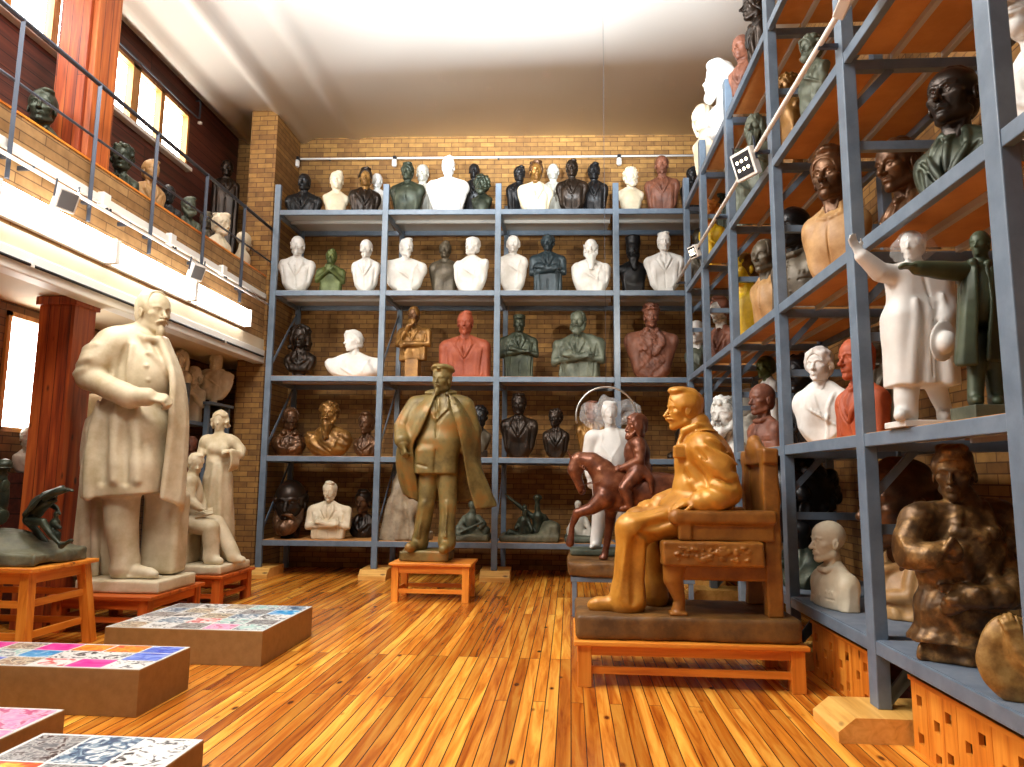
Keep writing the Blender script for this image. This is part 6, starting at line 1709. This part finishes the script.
# ---- figures on the side rack
def wavers():
    f = Fig(4.16, (912, 330)); m = f.m; h = .0072; zb = 1.7965
    p = f(908, 420); org = (p[0] + .03, 4.16, zb); o = np.array(org)
    t = thing('statue', 'white statue on the side rack raising an arm, head in clear plastic', 'statue', org)
    MB().box((-.10, -.12, 0), (.15, .14, .035), .004).build('plinth', WHITEST, t)
    zf = zb + .035; H = 31 * m
    lo, hi = bounds([f(842, 222), f(964, 422)], .04); lo[1] -= .30; hi[1] += .26
    c = Clay(lo, hi, h)
    c.cap(f(901, 277, .02), f(939, 277, .02), 10.5 * m, 10.5 * m, .05); c.box(f(920, 305, .01), (.165, .11, .24), .085, .06)
    c.box(f(920, 356, .0), (.176, .122, .28), .07, .08); c.keep(lambda x, y, z: np.where(z < f(920, 384)[2] + .05, f(920, 386)[2] - z, -1))
    c.folds_begin()
    for a, b, r, md in (((906, 305), (902, 384), .012, 'u'), ((913, 310), (912, 385), .012, 's'), ((932, 300), (940, 384), .014, 'u'), ((926, 310), (930, 385), .012, 's')): c.fold(f(*a), f(*b), r, .03, md, 0.0, r * 2)
    c.folds_end()
    c.fold(f(913, 272), f(921, 302), .008, .012, 's'); c.fold(f(921, 302), f(922, 385), .008, .012, 's')
    c.path([f(900, 276, -.02), f(880, 272, -.05), f(862, 256, -.08)], [10.5 * m, 9.5 * m, 7 * m], .03)
    hand(c, f(859, 252, -.085), (-.55, -.1, 1), (-.2, 1, 0), H * .72, .25, -1, k=.008)
    c.path([f(941, 280, .0), f(948, 300, .0), f(945, 318, -.12)], [10 * m, 9 * m, 7 * m], .03)
    hand(c, f(945, 319, -.14), (-.1, -.1, -1), (.3, -1, 0), H * .72, .9, 1, k=.008)
    c.path([f(907, 380, -.02), f(906, 400, -.03), f(907, 416, -.03)], [11 * m, 10 * m, 9.2 * m], .02); c.path([f(934, 380, .03), f(940, 398, .04), f(946, 414, .05)], [10 * m, 8 * m, 6 * m], .02)
    for u, dy in ((904, -.03), (946, .05)):
        q = f(u, 416, dy); q[2] = zf + .035; c.cap(q, q + (-.05, -.07, -.01), .045, .032, .02)
    c.keep(lambda x, y, z: zf - z); c.ripple(.003, (8, 8, 3), 4); c.cap(f(916, 272, 0), f(914, 262, -.01), 8 * m, 7.5 * m, .02)
    fr = add_head(c, f(912, 260, -.04), H, -.75, .05, neck=.2)
    c.build('figure', WHITEST, t, o); part_head('hair', hair, 'fringe', fr, h, WHITEST, t, o, 4)
    # hat in the hanging hand
    c = Clay(*bounds([f(922, 310, -.34), f(966, 374, -.08)], .04), h)
    Rh = rotm(.25, 0, .25)
    c.ell(f(943, 341, -.20), (14 * m, .014, 21 * m), .0, Rh); c.ell(f(946, 342, -.225), (8.5 * m, .05, 11 * m), .015, Rh); c.build('hat', WHITEST, t, o)
    c = Clay(*bounds([f(890, 226, -.25), f(936, 270, .2)], .03), .009)
    c.ell(f(913, 248, -.03), (19 * m, .13, 18 * m), 0); c.ripple(.014, 14, 9); c.ripple(.006, 30, 2); c.build('plastic_bag', FILM, t, o, smooth=0)
    # the green man beside it
    f = Fig(3.62, (980, 320)); m = f.m; p = f(988, 400); org = (p[0], 3.62, zb); o = np.array(org)
    t = thing('statue', 'dark green statue in a long coat stretching out one arm, side rack', 'statue', org)
    MB().box((-.12, -.11, 0), (.14, .12, .065), .004).build('plinth', BGG, t)
    zf = zb + .065; H = 26 * m; hh = .0066
    lo, hi = bounds([f(896, 222), f(1012, 402)], .04); lo[1] -= .26; hi[1] += .22
    c = Clay(lo, hi, hh)
    c.cap(f(967, 272, .01), f(999, 272, .01), 10.5 * m, 10.5 * m, .04); c.ell(f(983, 295, 0), (22 * m, .09, 32 * m), .04)
    c.path([f(967, 272, -.01), f(940, 270, -.06), f(918, 268, -.10)], [10 * m, 8.6 * m, 6.6 * m], .02)
    hand(c, f(916, 267, -.10), (-1, -.15, .12), (.1, .2, 1), H * .75, .22, -1, k=.006)
    c.path([f(1000, 274, .02), f(1006, 300, .04), f(1004, 325, .02)], [9.5 * m, 8.5 * m, 6.5 * m], .02)
    c.path([f(978, 340, .0), f(977, 370, -.01), f(976, 394, -.02)], [10 * m, 8 * m, 7 * m], .02); c.path([f(992, 340, .0), f(994, 370, .01), f(996, 394, .0)], [10 * m, 8 * m, 7 * m], .02)
    for u, dy in ((976, -.02), (996, .0)):
        q = f(u, 396, dy); q[2] = zf + .028; c.cap(q, q + (-.03, -.06, -.008), .036, .026, .015)
    c.draw([(f(978, 262)[0], f(978, 262)[2]), (f(985, 285)[0], f(985, 285)[2]), (f(985, 335)[0], f(985, 335)[2])], .008, k=.01, mode='s')
    c.draw([(f(985, 266)[0], f(985, 266)[2]), (f(984, 282)[0], f(984, 282)[2])], .012, k=.01)
    c.keep(lambda x, y, z: zf - z); c.ripple(.004, (9, 9, 4), 6); c.cap(f(983, 268, 0), f(981, 256, -.01), 6.6 * m, 6.2 * m, .02)
    fr = add_head(c, f(979.5, 256, -.03), H, -.85, .0, neck=.2)
    c.build('figure', GREENM, t, o); part_head('hair', hair, 'crop', fr, hh, GREENM, t, o, 4)
    c = Clay(*bounds([f(952, 260, -.16), f(1014, 366, .16)], .02), hh)
    c.sheet([[f(975, 264, -.06), f(966, 268, -.02), f(962, 272, .06)], [f(976, 300, -.10), f(964, 302, -.06), f(962, 304, .08)], [f(975, 335, -.10), f(962, 336, -.06), f(960, 336, .08)], [f(976, 363, -.09), f(960, 364, -.05), f(958, 362, .09)]], .012, .02)
    c.sheet([[f(986, 264, -.06), f(1000, 268, -.02), f(1004, 272, .06)], [f(992, 300, -.10), f(1004, 302, -.04), f(1008, 304, .08)], [f(990, 335, -.10), f(1004, 336, -.04), f(1008, 336, .08)], [f(989, 359, -.09), f(1006, 360, -.04), f(1008, 358, .09)]], .012, .02)
    c.sheet([[f(962, 272, .06), f(984, 270, .10), f(1004, 272, .06)], [f(960, 336, .08), f(984, 336, .12), f(1008, 336, .08)], [f(958, 362, .09), f(984, 362, .13), f(1008, 358, .09)]], .012, .02)
    c.path([f(973, 262, -.06), f(971, 260, .0), f(983, 257, .06), f(993, 260, .0), f(988, 263, -.06)], .018, .012)
    c.ripple(.003, (9, 9, 4), 7); c.build('overcoat', GREENM, t, o)
wavers()
GOLDREL = mottled('gold_brown_relief_bronze', lin((118, 84, 40)), lin((158, 120, 62)), 12, rough=.45, metal=.3, c3=lin((186, 150, 88)))
def half_figure():
    f = Fig(4.20, (955, 560)); m = f.m; zb = .5435; org = (2.19, 4.20, zb); o = np.array(org); h = .0068
    t = thing('statue', 'brown bronze half figure of a man holding a pen, side rack bottom shelf', 'statue', org)
    M45 = -.55
    s = Clay((-.34, -.34, 0), (.34, .34, .16), .009); s.box((0, 0, .05), (.25, .20, .075), .015, 0, rotm(M45)); s.ripple(.012, 9, 5); s.ripple(.006, 30, 7); s.keep(lambda x, y, z: -z); s.build('base', GOLDBRZ, t)
    H = 52 * m; lo, hi = bounds([f(888, 438), f(1036, 660)], .03); lo[1] -= .36; hi[1] += .30
    c = Clay(lo, hi, h)
    c.cap(f(928, 522, -.02), f(990, 518, .06), 21 * m, 21 * m, .07); c.ell(f(958, 555, 0), (42 * m, .20, 52 * m), .06)
    c.ell(f(955, 612, 0), (38 * m, .185, 36 * m), .05); c.ell(f(953, 640, 0), (40 * m, .19, 20 * m), .05)
    c.path([f(916, 520, -.06), f(906, 552, -.14)], [18 * m, 16 * m], .05); c.path([f(906, 552, -.14), f(922, 556, -.22), f(934, 552, -.26)], [15.5 * m, 13 * m, 9.5 * m], .03)
    c.cap(f(921, 557, -.22), f(928, 556, -.24), 14 * m, 13.5 * m, .01)
    hand(c, f(935, 551, -.27), (1, -.1, .25), (-.1, -1, .3), H * .72, 1.0, 1, k=.008)
    c.cap(f(934, 566, -.30), f(952, 540, -.32), .010, .008, .006)
    c.path([f(1004, 522, .02), f(1024, 560, -.06), f(1014, 590, -.16)], [19 * m, 17 * m, 14 * m], .05); c.path([f(1014, 590, -.16), f(990, 598, -.23), f(976, 598, -.24)], [14.5 * m, 11 * m, 9 * m], .03)
    hand(c, f(978, 598, -.25), (-1, -.1, -.22), (.0, -1, .4), H * .72, .55, 1, k=.008)
    def dr(a, r, **k): c.draw([(f(*q)[0], f(*q)[2]) for q in a], r, **k)
    dr([(946, 508), (940, 530), (962, 532)], .022, k=.02); dr([(982, 500), (978, 528), (964, 534)], .022, k=.02); dr([(962, 532), (956, 590)], .012, k=.014, mode='s')
    for i in range(4): dr([(972 + i * 7, 528), (973 + i * 7, 533)], .016, k=.008)
    for a in (((925, 540), (948, 575)), ((944, 545), (950, 585)), ((985, 545), (968, 585)), ((1000, 540), (985, 580)), ((930, 582), (985, 586)), ((930, 590), (975, 588))): dr(a, .018, k=.03)
    dr([(926, 592), (955, 594), (985, 590)], .02, k=.015); c.box(f(945, 588, -.19), (.03, .02, .022), .005, .006)
    dr([(928, 602), (945, 628), (972, 640)], .02, k=.02)
    c.keep(lambda x, y, z: zb + .10 - z); c.ripple(.012, (8, 8, 5), 15); c.ripple(.003, 40, 16); c.cap(f(962, 515, 0), f(962, 498, -.01), 15 * m, 14 * m, .04)
    fr = add_head(c, f(955, 500, -.05), H, -.62, .06, neck=.25, wide=1.06)
    c.build('figure', GOLDBRZ, t, o); part_head('hair', hair, 'swept', fr, h, GOLDBRZ, t, o, 2)
    # round relief leaning at the corner
    f = Fig(3.46, (1012, 660)); m = f.m; p = f(1012, 700); org = (f(1018, 660)[0], 3.46, .5435); o = np.array(org)
    t = thing('relief_disc', 'round golden bronze relief with a hand at the lower right edge', 'relief', org)
    r = .5 * 84 * m
    c = Clay((-.26, -.14, -.02), (.26, .12, .46), .006); Rd = rotm(-.35, -.10, 0); c.frame((0, 0, r - .01), Rd)
    c.ell((0, 0, 0), (r * .86, .05, r), 0); c.ell((0, -.06, .0), (r * .70, .035, r * .82), .01, mode='s')
    c.ell((.03, -.02, .06), (.06, .05, .09), .03); c.path([(.10, -.02, -.12), (.06, -.04, -.02), (.0, -.04, .04)], [.05, .045, .03], .03)
    hand(c, (.0, -.045, .06), (-.2, -.2, 1), (0, -1, 0), .17, .5, 1, k=.006); c.frame((0, 0, r - .01), Rd); c.ripple(.006, 16, 3)
    c.frame(); c.keep(lambda x, y, z: -z); c.build('relief', GOLDREL, t)
half_figure()

# ---- sculptures on the bottom shelf of the back rack, either side of the man in a cap
def bottom_groups():
    def fig_at(u, off):
        p = at_back(u, 510, off); return Fig(p.y, (u, 510))
    zb = ROWS[4] + .001
    f = fig_at(404, .34); m = f.m; p = f(404, 500); org = (p[0], f.y, zb); o = np.array(org); h = .016
    t = thing('statue', 'draped grey-beige figure behind the legs of the statue in a cap', 'statue', org, 0, G_ROW[4])
    lo, hi = bounds([f(378, 466), f(432, 546)], .05); lo[1] -= .26; hi[1] += .26; lo[2] = zb - .02
    c = Clay(lo, hi, h)
    c.path([f(401, 484), f(402, 510), f(399, 545)], [8 * m, 13 * m, 17 * m], .06); c.ell(f(403, 478), (7.5 * m, .10, 9 * m), .04); c.path([f(404, 490, -.1), f(416, 505, -.1), f(410, 515, -.14)], [.08, .07, .05], .04)
    for a, b in (((396, 486), (386, 543)), ((402, 492), (397, 543)), ((408, 488), (412, 540)), ((392, 500), (380, 540))): c.cap(f(*a, -.12), f(*b, -.2), .035, .045, .05)
    c.box(f(424, 538), (7 * m, .14, .10), .02, .02); c.keep(lambda x, y, z: zb - z); c.ripple(.02, (8, 8, 4), 3)
    c.build('figure', DRAPEM, t, o)
    def group(label, u0, u1, spec, mat, seed, helm=True, rockm=ROCKM):
        uc = (u0 + u1) / 2; f = fig_at(uc, .30); m = f.m; p = f(uc, 540); org = (p[0], f.y, zb); o = np.array(org)
        t = thing('statue_group', label, 'statue', org, 0, G_ROW[4]); w = (u1 - u0) / 2 * m
        s = Clay((-w - .05, -.30, 0), (w + .05, .30, .40), .018); s.box((0, 0, .04), (w, .24, .06), .03, 0); spec[0](s, w); s.ripple(.02, 7, seed); s.keep(lambda x, y, z: -z); s.build('base', rockm, t)
        for nm, dat in spec[1]:
            c = Clay(*bounds([f(u0 - 6, 486, -.3), f(u1 + 6, 545, .3)], .05), .0125); dat(c, f, m); c.keep(lambda x, y, z: zb + .03 - z); c.ripple(.006, 11, seed); c.build(nm, mat, t, o)
    def A(c, f, m):
        small_person(c, f(471, 534), f(471, 519), f(472, 511, -.03), 11 * m, -.4, [[f(467, 534, -.05), f(458, 529, -.10), f(460, 540, -.14)], [f(475, 534, .03), f(486, 530, -.06), f(482, 541, -.1)]], [[f(465, 518), f(460, 526, -.1), f(466, 530, -.14)], [f(478, 518), f(484, 524, -.08), f(480, 528, -.14)]])
        c.cap(f(457, 534, -.16), f(489, 519, -.14), .018, .012, .01)
    group('green-patinated seated figure with a stick on the bottom shelf', 452, 490, (lambda s, w: s.ell((.1, .05, .10), (.2, .16, .10), .05), [('seated_figure', A)]), BGG, 5)
    def B(c, f, m):
        small_person(c, f(537, 533), f(538, 517), f(537, 505, -.03), 9.5 * m, -.5, [[f(533, 534, -.04), f(524, 526, -.08), f(526, 540, -.1)], [f(541, 534, .04), f(548, 530, -.04), f(548, 541, -.04)]], [[f(532, 516), f(522, 508), f(508, 497)], [f(544, 517), f(551, 527), f(548, 534, -.05)]], hat='helmet')
        c.cap(f(524, 509), f(505, 494), .022, .014, .01)
    def D(c, f, m):
        small_person(c, f(522, 536, -.05), f(524, 521, -.06), f(525, 513, -.09), 8.5 * m, .4, [[f(520, 536, -.05), f(510, 532, -.08), f(502, 541, -.1)], [f(524, 537), f(516, 540, -.12)]], [[f(528, 520, -.08), f(532, 530, -.14)], [f(520, 520), f(516, 528, -.12)]])
    group('dark green group of soldiers, one in a helmet pointing up, bottom shelf', 500, 559, (lambda s, w: (s.ell((w * .68, .02, .14), (.15, .2, .17), .06), s.box((w * .8, .0, .14), (.08, .2, .12), .03, .05)), [('soldier', B), ('wounded_soldier', D)]), BG, 9)
    def E(c, f, m):
        small_person(c, f(580, 535), f(579, 520), f(578, 511, -.03), 10 * m, -.3, [[f(576, 536), f(570, 530, -.1), f(571, 541, -.12)], [f(584, 536), f(590, 531, -.08), f(588, 541, -.1)]], [[f(574, 519), f(570, 528, -.08)], [f(585, 519), f(588, 527, -.08)]])
    group('pale grey seated figure partly behind the horse, bottom shelf', 566, 596, (lambda s, w: s.ell((0, .1, .16), (.16, .12, .2), .05), [('seated_figure', E)]), PG, 11, rockm=BGG)
bottom_groups()

# ------------------------------------------------------------------ low display boxes with sheets of small prints
PAPER = plain('white_print_paper', lin((226, 226, 222)), .35)
def print_mat(name, c1, c2, c3, scale, seed):
    m, nt, b = new_mat(name)
    tc = node(nt, 'ShaderNodeTexCoord'); mp = node(nt, 'ShaderNodeMapping'); mp.inputs['Location'].default_value = (seed * 3.1, seed * 1.7, seed)
    nt.links.new(tc.outputs['Object'], mp.inputs['Vector'])
    nz = node(nt, 'ShaderNodeTexNoise'); nz.inputs['Scale'].default_value = scale; nz.inputs['Detail'].default_value = 3; nz.inputs['Distortion'].default_value = 1.5
    nt.links.new(mp.outputs[0], nz.inputs['Vector'])
    r = ramp(nt, [(.40, c1), (.52, c2), (.60, c3)]); nt.links.new(nz.outputs['Fac'], r.inputs[0]); nt.links.new(r.outputs[0], b.inputs['Base Color']); b.inputs['Roughness'].default_value = .3
    return m
_W = lin((232, 230, 226)); _K = lin((40, 38, 40))
PRINTS = [print_mat('print_%d' % i, lin(a), lin(b_), lin(c_), s, i) for i, (a, b_, c_, s) in enumerate([
    ((226, 40, 150), (232, 60, 160), (240, 90, 170), 6), ((236, 120, 40), (242, 170, 60), (224, 60, 50), 9), ((40, 130, 200), (70, 170, 220), (200, 220, 236), 9),
    ((232, 230, 226), (232, 230, 226), (40, 38, 40), 13), ((214, 60, 60), (236, 234, 230), (236, 234, 230), 11), ((60, 80, 190), (90, 120, 220), (150, 170, 230), 8),
    ((140, 200, 190), (232, 230, 226), (90, 110, 120), 10), ((110, 110, 112), (190, 188, 184), (70, 50, 48), 16), ((222, 140, 190), (236, 190, 214), (200, 80, 130), 8),
    ((150, 120, 90), (226, 214, 190), (90, 80, 70), 12), ((232, 230, 226), (120, 150, 170), (60, 80, 110), 14), ((226, 200, 60), (230, 120, 40), (200, 50, 40), 9)])]
def poster_box(label, x0, x1, y0, y1, z, nx, ny, order, gap=.012, margin=.015):
    t = thing('display_box', label, 'box', ((x0 + x1) / 2, (y0 + y1) / 2, 0), 0, 'low display boxes with prints on the floor')
    a, b = (x1 - x0) / 2, (y1 - y0) / 2
    MB().box((-a, -b, 0), (a, b, z), .004).build('box_body', TANB, t)
    sh = MB().box((-a + .004, -b + .004, z), (a - .004, b - .004, z + .003)).build('print_sheet', PAPER, t)
    w, d = (2 * a - 2 * margin) / nx, (2 * b - 2 * margin) / ny
    k = 0
    for j in range(ny):
        for i in range(nx):
            g = gap * (1 + 1.2 * ((i * 7 + j * 3) % 2))
            px, py = -a + margin + i * w, -b + margin + j * d
            MB().box((px + g / 2, py + g / 2, z + .003), (px + w - g / 2, py + d - g / 2, z + .0045)).build('print', PRINTS[order[k % len(order)]], sh); k += 1
poster_box('tan display box with grey and pastel prints, nearest the white statue', -3.76, -2.44, 5.69, 6.80, .268, 5, 5, [9, 3, 7, 8, 6, 3, 10, 4, 6, 7, 7, 3, 9, 10, 3, 10, 9, 3, 7, 2, 7, 3, 9, 6, 10])
poster_box('tan display box with magenta and blue prints at the left edge', -4.24, -2.69, 4.45, 5.06, .283, 6, 3, [6, 5, 9, 4, 0, 3, 2, 6, 2, 3, 3, 5, 0, 9, 0, 1, 1, 5])
poster_box('tan display box with a pink print in the lower left corner', -4.3, -2.93, 3.42, 4.13, .137, 3, 2, [7, 1, 8, 6, 4, 8])
poster_box('tan display box with black-framed prints nearest the camera', -2.78, -1.895, 3.02, 3.76, .137, 3, 2, [11, 7, 4, 7, 10, 3])
